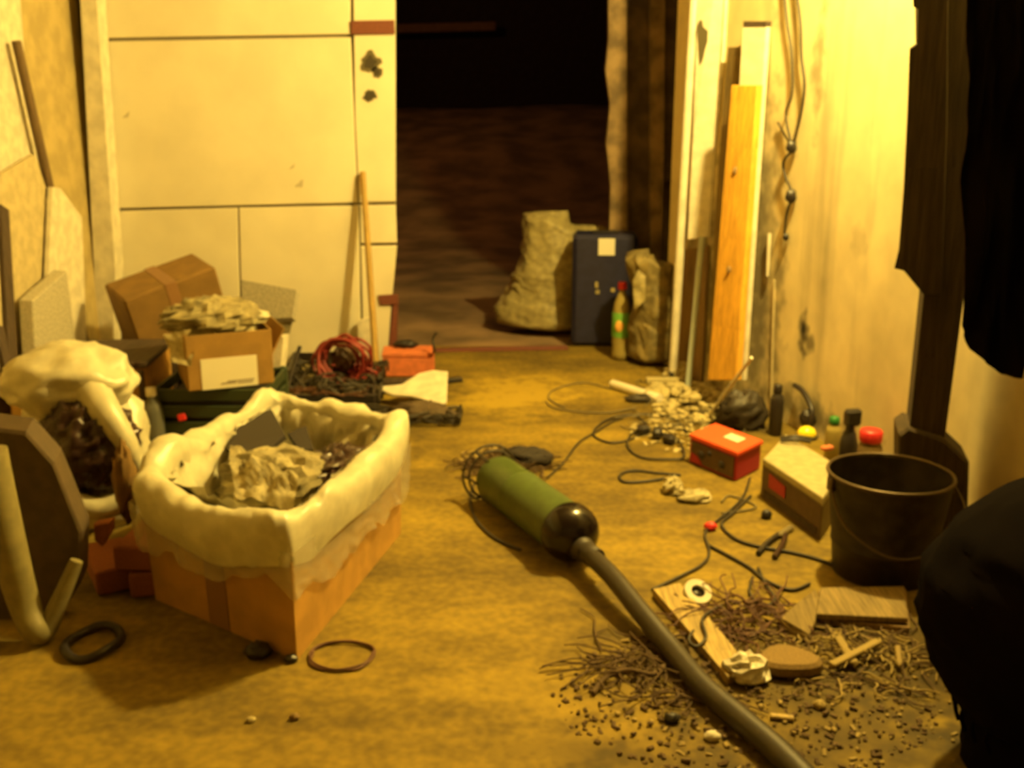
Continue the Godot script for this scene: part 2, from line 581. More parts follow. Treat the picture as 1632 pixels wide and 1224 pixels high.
# ---------------------------------------------------------------- setting
func shell() -> void:
	var st := ST()
	st.set_smooth_group(-1)
	# floor: one slab, its print laid out in metres
	var fl := [Vector3(-2.5, 0, 1.6), Vector3(-2.5, 0, -5.02), Vector3(1.6, 0, -5.02), Vector3(3.4, 0, 1.6)]
	for k in [[0, 1, 2], [0, 2, 3]]:
		for i in k:
			var p: Vector3 = fl[i]
			st.set_uv(Vector2(p.x + 2.5, p.z + 5.5))
			st.add_vertex(p)
	for k in [[0, 2, 1], [0, 3, 2]]:
		for i in k:
			var p: Vector3 = fl[i]
			st.set_uv(Vector2.ZERO)
			st.add_vertex(p - UP * 0.15)
	for i in 4:
		var a: Vector3 = fl[i]
		var b: Vector3 = fl[(i + 1) % 4]
		quad(st, b, a, a - UP * 0.15, b - UP * 0.15)
	struct("floor", st, M.floor)
	st = ST()
	slab(st, [Vector3(-2.6, 2.6, 1.7), Vector3(-2.6, 2.6, -5.1), Vector3(1.6, 2.6, -5.1), Vector3(3.6, 2.6, 1.7)], UP * 0.15)
	struct("ceiling", st, M.ceiling_boards)
	# long plastered wall
	st = ST()
	st.set_smooth_group(-1)
	var a := RA - RD * 0.12
	var n := 12
	var L := 6.7
	for i in n:
		var u0 := L * i / n
		var u1 := L * (i + 1) / n
		var q := [a + RD * u0, a + RD * u1, a + RD * u1 + UP * 2.6, a + RD * u0 + UP * 2.6]
		var uv := [Vector2(u0 - 0.12, 1.0 * 2.5), Vector2(u1 - 0.12, 2.5), Vector2(u1 - 0.12, -0.1), Vector2(u0 - 0.12, -0.1)]
		for k in [0, 1, 2, 0, 2, 3]:
			st.set_uv(Vector2(uv[k].x / 4.0, uv[k].y / 2.5))
			st.add_vertex(q[k])
		var r := -RN * 0.18
		quad(st, q[1] + r, q[0] + r, q[3] + r, q[2] + r)
	quad(st, a, a + UP * 2.6, a + UP * 2.6 - RN * 0.18, a - RN * 0.18)
	struct("wall_right", st, M.plaster)
	st = ST()
	slab(st, [Vector3(-1.83, 0, -4.62), Vector3(-1.83, 2.6, -4.62), Vector3(-1.83, 2.6, 1.6), Vector3(-1.83, 0, 1.6)], Vector3(-0.18, 0, 0))
	struct("wall_left", st, M.plaster_tan)
	st = ST()
	slab(st, [Vector3(-2.1, 0, 1.5), Vector3(3.4, 0, 1.5), Vector3(3.4, 2.6, 1.5), Vector3(-2.1, 2.6, 1.5)], Vector3(0, 0, 0.18))
	struct("wall_rear", st, M.ceiling_boards)
	# wall round the doorway
	st = ST()
	slab(st, [Vector3(-2.1, 2.05, -4.72), Vector3(0.9, 2.05, -4.72), Vector3(0.9, 2.6, -4.72), Vector3(-2.1, 2.6, -4.72)], Vector3(0, 0, -0.2))
	slab(st, [Vector3(-2.1, 0, -4.72), Vector3(-1.72, 0, -4.72), Vector3(-1.72, 2.05, -4.72), Vector3(-2.1, 2.05, -4.72)], Vector3(0, 0, -0.2))
	struct("wall_front", st, M.plaster_tan)
	st = ST()
	slab(st, [Vector3(0.52, 0, -5.37), Vector3(1.1, 0, -5.37), Vector3(1.1, 2.6, -5.37), Vector3(0.52, 2.6, -5.37)], Vector3(0, 0, -0.15))
	struct("wall_reveal", st, M.plaster_tan)
	# white casing beside the leaf
	st = ST()
	slab(st, [Vector3(-1.751, 1.857, -4.5), Vector3(-1.691, 1.857, -4.5), Vector3(-1.733, 0.461, -4.5), Vector3(-1.801, -0.05, -4.5), Vector3(-1.891, -0.05, -4.5), Vector3(-1.826, 0.461, -4.5)], Vector3(0, 0, -0.1), 0.006)
	struct("trim_1", st, M.white_trim)
	# earth outside, rising to a bank, and a dark shed beyond
	st = ST()
	var hn := noise(41, 0.5, 3)
	grid(st, 60, 60, func(u: float, v: float) -> Vector3:
		var x := lerpf(-9.0, 9.0, u)
		var z := lerpf(-5.0, -20.0, v)
		var y := smoothstep(-8.5, -15.5, z) * (1.12 + 0.10 * x / 5.0) + hn.get_noise_2d(x, z) * 0.09 * smoothstep(-6.3, -8.5, z) - 0.012
		return Vector3(x, y, z), true)
	struct("ground_outside", st, M.earth)
	st = ST()
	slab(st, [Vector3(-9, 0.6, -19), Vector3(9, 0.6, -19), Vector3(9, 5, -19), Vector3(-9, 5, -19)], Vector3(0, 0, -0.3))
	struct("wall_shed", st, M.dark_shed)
	st = ST()
	timber(st, Vector3(-2.737, 2.409, -18.6), Vector3(-0.278, 2.469, -18.6), UP, 0.14, 0.14, 0.01)
	single("shed_beam", st, M.dim_beam, "dim brown horizontal beam on the dark shed seen through the doorway", "beam")

func door_leaf() -> void:
	var zf := -4.6
	thing("door_leaf", "wide white panelled door leaf with dark grooves and rusty strap hinges beside the doorway", "door", Vector3(-1.1, 0, zf - 0.03))
	var st := ST()
	slab(st, [Vector3(-1.711, 2.065, -4.62), Vector3(-0.479, 2.065, -4.62), Vector3(-0.516, 0.721, -4.62), Vector3(-0.559, 0.014, -4.62), Vector3(-1.787, 0.014, -4.62)], Vector3(0, 0, -0.035))
	part("core", st, M.groove)
	var th := Vector3(0, 0, -0.025)
	for q in [[Vector3(-1.659, 2.062, -4.605), Vector3(-0.661, 2.062, -4.605), Vector3(-0.684, 1.445, -4.605), Vector3(-1.734, 1.429, -4.605)],
			[Vector3(-1.73, 1.416, -4.605), Vector3(-0.684, 1.433, -4.605), Vector3(-0.679, 0.742, -4.605), Vector3(-1.73, 0.717, -4.605)],
			[Vector3(-1.731, 0.704, -4.605), Vector3(-1.21, 0.719, -4.605), Vector3(-1.241, 0.017, -4.605), Vector3(-1.764, 0.017, -4.605)],
			[Vector3(-1.202, 0.719, -4.605), Vector3(-0.677, 0.728, -4.605), Vector3(-0.69, 0.017, -4.605), Vector3(-1.233, 0.017, -4.605)],
			[Vector3(-0.651, 2.062, -4.605), Vector3(-0.477, 2.062, -4.605), Vector3(-0.513, 0.745, -4.605), Vector3(-0.671, 0.742, -4.605), Vector3(-0.676, 1.097, -4.605)],
			[Vector3(-0.668, 0.728, -4.605), Vector3(-0.514, 0.731, -4.605), Vector3(-0.513, 0.565, -4.605), Vector3(-0.672, 0.563, -4.605)],
			[Vector3(-0.672, 0.549, -4.605), Vector3(-0.513, 0.551, -4.605), Vector3(-0.543, 0.308, -4.605), Vector3(-0.572, 0.017, -4.605), Vector3(-0.678, 0.017, -4.605)]]:
		st = ST()
		slab(st, q, th, 0.004)
		part("panel", st, M.white_door)
	st = ST()
	slab(st, [Vector3(-0.68, 1.498, -4.595), Vector3(-0.495, 1.501, -4.595), Vector3(-0.494, 1.446, -4.595), Vector3(-0.677, 1.443, -4.595)], Vector3(0, 0, -0.008), 0.002)
	part("strap_hinge", st, M.rust)
	st = ST()
	slab(st, [Vector3(-0.603, 0.33, -4.595), Vector3(-0.513, 0.336, -4.595), Vector3(-0.511, 0.29, -4.595), Vector3(-0.593, 0.287, -4.595)], Vector3(0, 0, -0.008), 0.002)
	part("strap_hinge", st, M.rust)
	st = ST()
	slab(st, [Vector3(-0.537, 0.297, -4.602), Vector3(-0.515, 0.297, -4.602), Vector3(-0.527, 0.083, -4.602), Vector3(-0.561, 0.083, -4.602)], Vector3(0, 0, -0.03), 0.002)
	part("rusty_edge_strip", st, M.rust)
	# two scorched lock holes with sooty escutcheons
	for k in [[Vector3(-0.603, 1.33, -4.605), 0.032, 0.052], [Vector3(-0.575, 1.292, -4.605), 0.018, 0.03], [Vector3(-0.61, 1.196, -4.605), 0.026, 0.034]]:
		st = ST()
		var nn := noise(int(k[1] * 1000.0), 0.9, 2)
		var ring: Array = []
		var hole: Array = []
		for i in 18:
			var an := TAU * i / 18.0
			var w := 1.0 + 0.5 * nn.get_noise_2d(cos(an) * 2.0, sin(an) * 2.0)
			ring.append(k[0] + Vector3(cos(an), sin(an), 0) * k[2] * 0.8 * w + Vector3(0, 0, 0.002))
			hole.append(k[0] + Vector3(cos(an), sin(an), 0) * k[1] * 0.8 * w + Vector3(0, 0, 0.004))
		slab(st, ring, Vector3(0, 0, -0.003))
		var r := part("scorch", st, M.soot_ring)
		st = ST()
		slab(st, hole, Vector3(0, 0, -0.003))
		var hh := part("lock_hole", st, M.soot, r)
	for q in [[Vector3(-0.957, 0.896, -4.604), 0.02, 0.006], [Vector3(-0.928, 0.821, -4.604), 0.026, 0.014], [Vector3(-1.658, 1.113, -4.604), 0.022, 0.008]]:
		st = ST()
		var ring: Array = []
		for i in 12:
			var an := TAU * i / 12.0
			var p := Vector3(cos(an) * q[1], sin(an) * q[2], 0) * (0.8 + 0.3 * sin(an * 3.0))
			ring.append(q[0] + p.rotated(Vector3.BACK, 0.7) + Vector3(0, 0, 0.0015))
		slab(st, ring, Vector3(0, 0, -0.0015))
		part("scuff", st, M.stain)
	st = ST()
	slab(st, [Vector3(-1.736, 2.069, -4.64), Vector3(-1.667, 2.069, -4.64), Vector3(-1.769, 0.009, -4.64), Vector3(-1.847, 0.009, -4.64)], Vector3(0, 0, -0.05))
	struct("trim_2", st, M.black_gap)

func doorway() -> void:
	thing("door_post", "dark weathered timber door post at the far side of the open doorway above the sacks", "post", Vector3(0.62, 0, -5.26))
	var st := ST()
	var e: Array = []
	for p in [Vector3(0.438, 2.18, -5.2), Vector3(0.461, 1.468, -5.2), Vector3(0.449, 1.324, -5.2), Vector3(0.475, 1.164, -5.2), Vector3(0.461, 0.972, -5.2), Vector3(0.488, 0.76, -5.2), Vector3(0.487, 0.512, -5.2), Vector3(0.514, -0.069, -5.2), Vector3(0.605, -0.069, -5.2), Vector3(0.571, 0.76, -5.2), Vector3(0.525, 2.18, -5.2)]:
		e.append(p)
	slab(st, e, Vector3(0, 0, -0.07), 0.004)
	part("edge_board", st, M.jamb)
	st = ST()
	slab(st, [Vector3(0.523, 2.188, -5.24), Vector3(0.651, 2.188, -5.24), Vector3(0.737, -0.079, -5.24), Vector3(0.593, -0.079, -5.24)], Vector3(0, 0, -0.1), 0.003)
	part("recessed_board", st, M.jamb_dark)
	st = ST()
	slab(st, [Vector3(0.634, 2.18, -5.2), Vector3(0.709, 2.18, -5.2), Vector3(0.75, 0.79, -5.2), Vector3(0.757, -0.069, -5.2), Vector3(0.712, -0.069, -5.2)], Vector3(0, 0, -0.13), 0.004)
	part("inner_board", st, M.jamb)
	st = ST()
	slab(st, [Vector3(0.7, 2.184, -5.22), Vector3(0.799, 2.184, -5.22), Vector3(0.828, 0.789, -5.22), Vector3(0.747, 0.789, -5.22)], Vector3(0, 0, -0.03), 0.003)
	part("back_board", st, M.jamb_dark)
	st = ST()
	timber(st, Vector3(-0.591, 0, -4.892), Vector3(0.274, 0, -4.959), UP, 0.025, 0.05, 0.004)
	single("threshold_bar", st, M.rust, "low rusty threshold bar across the open doorway", "threshold")

# ---------------------------------------------------------------- boards leaning by the door
func boards_by_door() -> void:
	var g := "boards leaning by the white door"
	var st := ST()
	slab(st, [Vector3(-1.8, 1.739, -3.75), Vector3(-1.8, 1.786, -4.053), Vector3(-1.8, 1.307, -4.004), Vector3(-1.8, 0.848, -4.019), Vector3(-1.8, 0.128, -3.927), Vector3(-1.8, 0.276, -3.358)], Vector3(-0.018, 0, 0), 0.002)
	single("tall_board", st, M.white_board, "tallest white board standing against the wall behind the leaning stick", "board", g)
	st = ST()
	slab(st, [Vector3(-1.75, 0.903, -3.51), Vector3(-1.75, 0.981, -3.888), Vector3(-1.75, 0.854, -3.949), Vector3(-1.75, 0.162, -3.797), Vector3(-1.75, 0.28, -3.343)], Vector3(-0.018, 0, 0), 0.002)
	single("cut_board", st, M.tan_board, "yellowish board with a slanting cut top below the leaning stick", "board", g)
	st = ST()
	slab(st, [Vector3(-1.72, 0.859, -3.936), Vector3(-1.72, 0.849, -4.006), Vector3(-1.72, 0.723, -4.175), Vector3(-1.72, 0.093, -4.063), Vector3(-1.72, 0.192, -3.682), Vector3(-1.72, 0.542, -3.818)], Vector3(-0.018, 0, 0), 0.002)
	single("pointed_board", st, M.white_board, "white board with a sloping pointed top beside the white door casing", "board", g)
	st = ST()
	slab(st, [Vector3(-1.65, 0.503, -3.516), Vector3(-1.65, 0.562, -3.812), Vector3(-1.65, 0.154, -3.83), Vector3(-1.65, 0.048, -3.85), Vector3(-1.65, 0.114, -3.461)], Vector3(-0.045, 0.004, 0), 0.004)
	single("foam_board", st, M.grey_board, "short thick greyish foam board leaning lowest of the boards", "board", g)
	st = ST()
	var p0: Vector3 = Vector3(-1.762, 1.374, -3.87)
	var p1: Vector3 = Vector3(-1.76, 0.85, -3.999)
	tube(st, [p0, p0.lerp(p1, 1.0), p0 + (p1 - p0) * (p0.y / (p0.y - p1.y))] as Array[Vector3], 0.017, 0.019, 12)
	single("broom_handle", st, M.dark_stick, "dark round wooden stick leaning on the boards by the white door", "stick")
	st = ST()
	timber(st, Vector3(-1.6, 0.295, -3.205), Vector3(-1.7, 0.826, -3.49), Vector3(0, 0, 1), 0.05, 0.02)
	single("dark_batten", st, M.dark_wood, "dark flat batten leaning on the yellowish cut board", "batten")
	st = ST()
	timber(st, Vector3(-1.5, 0.292, -2.997), Vector3(-1.56, 0.507, -3.077), Vector3(0, 0, 1), 0.04, 0.02)
	single("short_batten", st, M.dark_wood, "short dark batten standing low above the white plastic bag", "batten")

# ---------------------------------------------------------------- cartons in the corner
func face_tape(st: SurfaceTool, xf: Transform3D, size: Vector3) -> void:
	box(st, Vector3(0.045, 0.002, size.z), 0.0005, xf * Transform3D(Basis(), Vector3(0, size.y * 0.5, 0)))
	box(st, Vector3(0.045, size.y * 0.5, 0.002), 0.0005, xf * Transform3D(Basis(), Vector3(0, size.y * 0.25, size.z * 0.5)))

func cartons() -> void:
	# wooden chest whose front faces the room
	var st := ST()
	var c := Vector3(-1.49, 0.155, -3.57)
	thing("wooden_chest", "brown wooden chest with a dark lid under the tilted carton", "chest", c - UP * 0.155)
	box(st, Vector3(0.46, 0.29, 0.34), 0.004, at(c - UP * 0.01, 4))
	part("body", st, M.carton)
	st = ST()
	box(st, Vector3(0.48, 0.02, 0.38), 0.004, at(c + Vector3(0.0, 0.147, -0.01), 4))
	part("lid", st, M.dark_wood)
	st = ST()
	box(st, Vector3(0.02, 0.28, 0.012), 0.003, at(c + Vector3(0.228, -0.01, 0.160), 4))
	part("corner_batten", st, M.dark_wood)

	st = ST()
	box(st, Vector3(0.56, 0.20, 0.40), 0.006, at(Vector3(-1.36, 0.101, -4.07), 6))
	single("dark_chest", st, M.dark_wood, "low dark brown wooden chest behind the brown chest, carrying the tilted carton", "chest")

	var xf := at(Vector3(-1.37, 0.379, -4.08), 38, 8, 15)
	thing("tilted_carton", "closed brown cardboard carton lying tilted on the wooden chest against the white door", "carton", xf.origin)
	st = ST()
	box(st, Vector3(0.375, 0.27, 0.23), 0.008, xf)
	part("body", st, M.carton_dark)
	st = ST()
	face_tape(st, xf, Vector3(0.375, 0.272, 0.232))
	part("tape", st, M.carton_tape)

	# dark crate and what stands on it
	c = Vector3(-1.026, 0, -3.375) + Vector3(0, 0.115, -0.16)
	thing("bottle_crate", "dark green slatted plastic crate below the labelled carton", "crate", c - UP * 0.115)
	st = ST()
	var w := 0.38
	var d := 0.30
	box(st, Vector3(w, 0.012, d), 0.003, at(c - UP * 0.109))
	part("base", st, M.green_crate)
	for y in 4:
		for s in [-1.0, 1.0]:
			st = ST()
			box(st, Vector3(w, 0.042, 0.01), 0.003, at(c + Vector3(0, -0.085 + y * 0.058, s * d * 0.5)))
			part("slat", st, M.green_crate)
			st = ST()
			box(st, Vector3(0.01, 0.042, d), 0.003, at(c + Vector3(s * w * 0.5, -0.085 + y * 0.058, 0)))
			part("slat", st, M.green_crate)
	for sx in [-1.0, 1.0]:
		for sz in [-1.0, 1.0]:
			st = ST()
			box(st, Vector3(0.03, 0.23, 0.03), 0.005, at(c + Vector3(sx * w * 0.49, 0, sz * d * 0.49)))
			part("corner_post", st, M.green_crate)
	st = ST()
	box(st, Vector3(0.35, 0.17, 0.26), 0.01, at(c - UP * 0.015))
	single("crate_filling", st, M.black_plastic, "black case lying inside the dark green crate", "case")
	st = ST()
	box(st, Vector3(0.028, 0.026, 0.01), 0.004, at(Vector3(-1.119, 0.133, -3.36), 10, 0, 12))
	single("red_tag", st, M.red_plastic, "small red tag hanging on the front of the dark green crate", "tag")

	c = Vector3(-1, 0.296, -3.5) + UP * 0.032
	var b := Basis.from_euler(Vector3(0, deg_to_rad(24), 0))
	thing("labelled_carton", "open cardboard carton with a white label sheet on its front standing on the dark crate", "carton", c)
	var W := 0.28
	var H := 0.185
	var D := 0.26
	for q in [[Vector3(0, 0, D * 0.5), Vector3(W, H, 0.006)], [Vector3(0, 0, -D * 0.5), Vector3(W, H, 0.006)], [Vector3(W * 0.5, 0, 0), Vector3(0.006, H, D)], [Vector3(-W * 0.5, 0, 0), Vector3(0.006, H, D)]]:
		st = ST()
		box(st, q[1], 0.001, Transform3D(b, c + b * q[0]))
		part("side_panel", st, M.carton_mid)
	st = ST()
	box(st, Vector3(W, 0.006, D), 0.001, Transform3D(b, c - UP * H * 0.5))
	part("bottom_panel", st, M.carton_mid)
	st = ST()
	box(st, Vector3(0.006, 0.1, D * 0.96), 0.001, Transform3D(b * Basis.from_euler(Vector3(0, 0, -0.5)), c + b * Vector3(W * 0.5 + 0.025, H * 0.5 - 0.045, 0)))
	part("flap", st, M.carton_mid)
	st = ST()
	box(st, Vector3(0.185, 0.105, 0.002), 0.0005, Transform3D(b, c + b * Vector3(-0.005, -0.042, D * 0.5 + 0.0045)))
	var lb := part("label_sheet", st, M.label_paper)
	for k in [[0.03, -0.072, 0.09], [-0.01, -0.078, 0.05], [0.045, -0.08, 0.05]]:
		st = ST()
		box(st, Vector3(k[2], 0.004, 0.001), 0.0, Transform3D(b, c + b * Vector3(k[0], k[1], D * 0.5 + 0.006)))
		part("print_line", st, M.ink, lb)
	st = ST()
	lump(st, c + Vector3(-0.03, 0.115, 0.0), Vector3(0.165, 0.07, 0.12), 51, 0.3, 1.3, false, 34)
	single("crumpled_wrapping", st, M.paper_grey, "crumpled pale wrapping plastic heaped on top of the labelled carton", "wrapping")
	st = ST()
	sheet(st, c + Vector3(-0.16, 0.08, 0.10), c + Vector3(-0.06, 0.115, 0.15), c + Vector3(-0.06, 0.0, 0.20), c + Vector3(-0.13, 0.005, 0.17), 52, 0.014, 9.0, 12)
	single("hanging_wrap", st, M.paper, "loose pale strip of wrapping hanging over the front of the labelled carton", "wrapping")
	st = ST()
	lump(st, c + Vector3(0.07, 0.125, -0.02), Vector3(0.09, 0.022, 0.03), 53, 0.2, 1.2)
	single("white_roll", st, M.bag_white, "small white rolled bag lying on the crumpled wrapping", "bag")

	thing("grey_flap_box", "small grey cardboard box tilted open behind the labelled carton against the white door", "box", Vector3(-0.988, 0.344, -4.1))
	st = ST()
	slab(st, [Vector3(-1.082, 0.482, -4.1), Vector3(-0.864, 0.441, -4.1), Vector3(-0.885, 0.329, -4.1), Vector3(-0.971, 0.324, -4.1), Vector3(-1.083, 0.401, -4.1)], Vector3(0.01, -0.02, -0.012))
	part("lid", st, M.grey_board)
	st = ST()
	slab(st, [Vector3(-1.053, 0.392, -4.12), Vector3(-0.884, 0.325, -4.12), Vector3(-0.916, 0.216, -4.12), Vector3(-1.015, 0.184, -4.12), Vector3(-1.073, 0.237, -4.12)], Vector3(-0.02, 0, -0.12), 0.003)
	part("body", st, M.paper_grey)

	st = ST()
	slab(st, [Vector3(-0.9, 0.325, -3.72), Vector3(-0.839, 0.335, -3.72), Vector3(-0.862, 0.182, -3.72), Vector3(-0.888, 0.049, -3.72), Vector3(-0.907, 0.049, -3.72)], Vector3(0.01, 0, -0.05), 0.003)
	single("white_offcut", st, M.white_board, "narrow white board offcut upright between the labelled carton and the tool tray", "board")

	c = Vector3(-1.214, 0, -3.336) + Vector3(0, 0, -0.02)
	thing("clear_bottle", "small clear bottle with a white cap standing between the chest and the dark crate", "bottle", c)
	st = ST()
	lathe(st, [Vector2(0, 0), Vector2(0.034, 0), Vector2(0.036, 0.01), Vector2(0.036, 0.15), Vector2(0.030, 0.18), Vector2(0.014, 0.20), Vector2(0.014, 0.215)], 18, Transform3D(Basis(), c))
	part("body", st, M.clear_dark)
	st = ST()
	lathe(st, [Vector2(0.018, 0.21), Vector2(0.018, 0.238), Vector2(0, 0.24)], 14, Transform3D(Basis(), c))
	part("cap", st, M.white_board)

# ---------------------------------------------------------------- white bag, chair frame, bricks
func bag_and_bricks() -> void:
	var c := Vector3(-1.19, 0.36, -2.72)
	thing("white_carrier_bag", "white plastic carrier bag slumped open around a dark brown bundle", "bag", Vector3(-1.18, 0, -2.7))
	var st := ST()
	lump(st, c + Vector3(-0.02, 0.07, -0.02), Vector3(0.175, 0.10, 0.15), 61, 0.13, 0.7, true, 48)
	part("crown", st, M.bag_white)
	st = ST()
	lump(st, c + Vector3(-0.02, -0.17, -0.06), Vector3(0.19, 0.22, 0.15), 62, 0.2, 0.9, true, 36, 0.002)
	part("body", st, M.bag_white)
	st = ST()
	tube(st, spline([c + Vector3(0.07, 0.06, 0.06), c + Vector3(0.13, 0.01, 0.12), c + Vector3(0.18, -0.07, 0.135), c + Vector3(0.195, -0.15, 0.12)], 6), 0.05, 0.018, 10)
	part("side_fold", st, M.bag_white)
	st = ST()
	tube(st, spline([c + Vector3(-0.03, -0.12, 0.15), c + Vector3(0.02, -0.20, 0.17), c + Vector3(0.10, -0.235, 0.165), c + Vector3(0.17, -0.22, 0.14)], 6), 0.03, 0.03, 10)
	part("lower_fold", st, M.bag_white)
	st = ST()
	lump(st, c + Vector3(0.065, -0.085, 0.10), Vector3(0.125, 0.12, 0.085), 63, 0.3, 1.5, true, 56)
	lump(st, c + Vector3(0.10, -0.125, 0.095), Vector3(0.065, 0.09, 0.08), 64, 0.3, 1.7, true, 30)
	single("brown_bundle", st, M.brown_bag, "glossy dark brown crumpled bundle inside the white carrier bag", "bundle")
	st = ST()
	lump(st, Vector3(-0.992, 0.217, -2.5), Vector3(0.028, 0.10, 0.03), 66, 0.3)
	single("brown_tail", st, M.carton_dark, "narrow brown rag hanging below the brown bundle beside the big carton", "rag")

	# brown panel with a pale bent edging
	thing("chair_shell", "brown panel edged by a pale bent plastic strip standing on edge beside the bricks", "chair part", Vector3(-1.02, 0, -2.1))
	st = ST()
	slab(st, [Vector3(-1.184, 0.469, -2.18), Vector3(-1.075, 0.454, -2.18), Vector3(-1.021, 0.381, -2.18), Vector3(-0.976, 0.215, -2.18), Vector3(-0.992, 0.091, -2.18), Vector3(-1.076, -0.037, -2.18), Vector3(-1.25, -0.021, -2.18)], Vector3(0, 0.02, -0.05), 0.006)
	part("panel", st, M.brown_panel)
	st = ST()
	var e := spline([Vector3(-1.118, 0.444, -2.08), Vector3(-1.107, 0.345, -2.08), Vector3(-1.092, 0.214, -2.08), Vector3(-1.076, 0.094, -2.08), Vector3(-1.049, 0.038, -2.06), Vector3(-1.034, 0.03, -2.08), Vector3(-1.001, 0.099, -2.1), Vector3(-0.967, 0.176, -2.12)], 6)
	tube(st, e, 0.047, 0.014, 16)
	part("edging", st, M.edge_plastic)

	var bricks := [[Vector3(-0.895, 0, -2.292), 0.0, 12.0, "lower of two stacked red bricks beside the big carton"],
		[Vector3(-0.904, 0, -2.292), 0.068, -4.0, "upper of two stacked red bricks beside the big carton"],
		[Vector3(-1.013, 0, -2.306), 0.0, 30.0, "single red brick lying between the stacked bricks and the pale strip"]]
	for k in bricks:
		st = ST()
		box(st, Vector3(0.098, 0.062, 0.20), 0.005, at(k[0] + Vector3(0, 0.032 + k[1], -0.10), k[2]))
		single("brick", st, M.brick_red, k[3], "brick", "loose red bricks")
	st = ST()
	slab(st, [Vector3(-1, 0.186, -2.3), Vector3(-0.958, 0.193, -2.3), Vector3(-0.961, 0.164, -2.3), Vector3(-0.985, 0.128, -2.3), Vector3(-1.002, 0.144, -2.3)], Vector3(0, 0, -0.03), 0.004)
	single("brick_chip", st, M.brick_red, "small broken brick chip above the single red brick", "brick")
	st = ST()
	var ring: Array = []
	var rc := Vector3(-0.922, 0, -2.056)
	for i in 14:
		var a := TAU * i / 14.0
		ring.append(rc + Vector3(cos(a) * 0.055, 0.011 + 0.004 * sin(a * 3.0), sin(a) * 0.07))
	wire(st, ring, 0.010, true, 10)
	single("rubber_ring", st, M.black_plastic, "dark rubber hose ring lying in shade in front of the bricks", "hose")

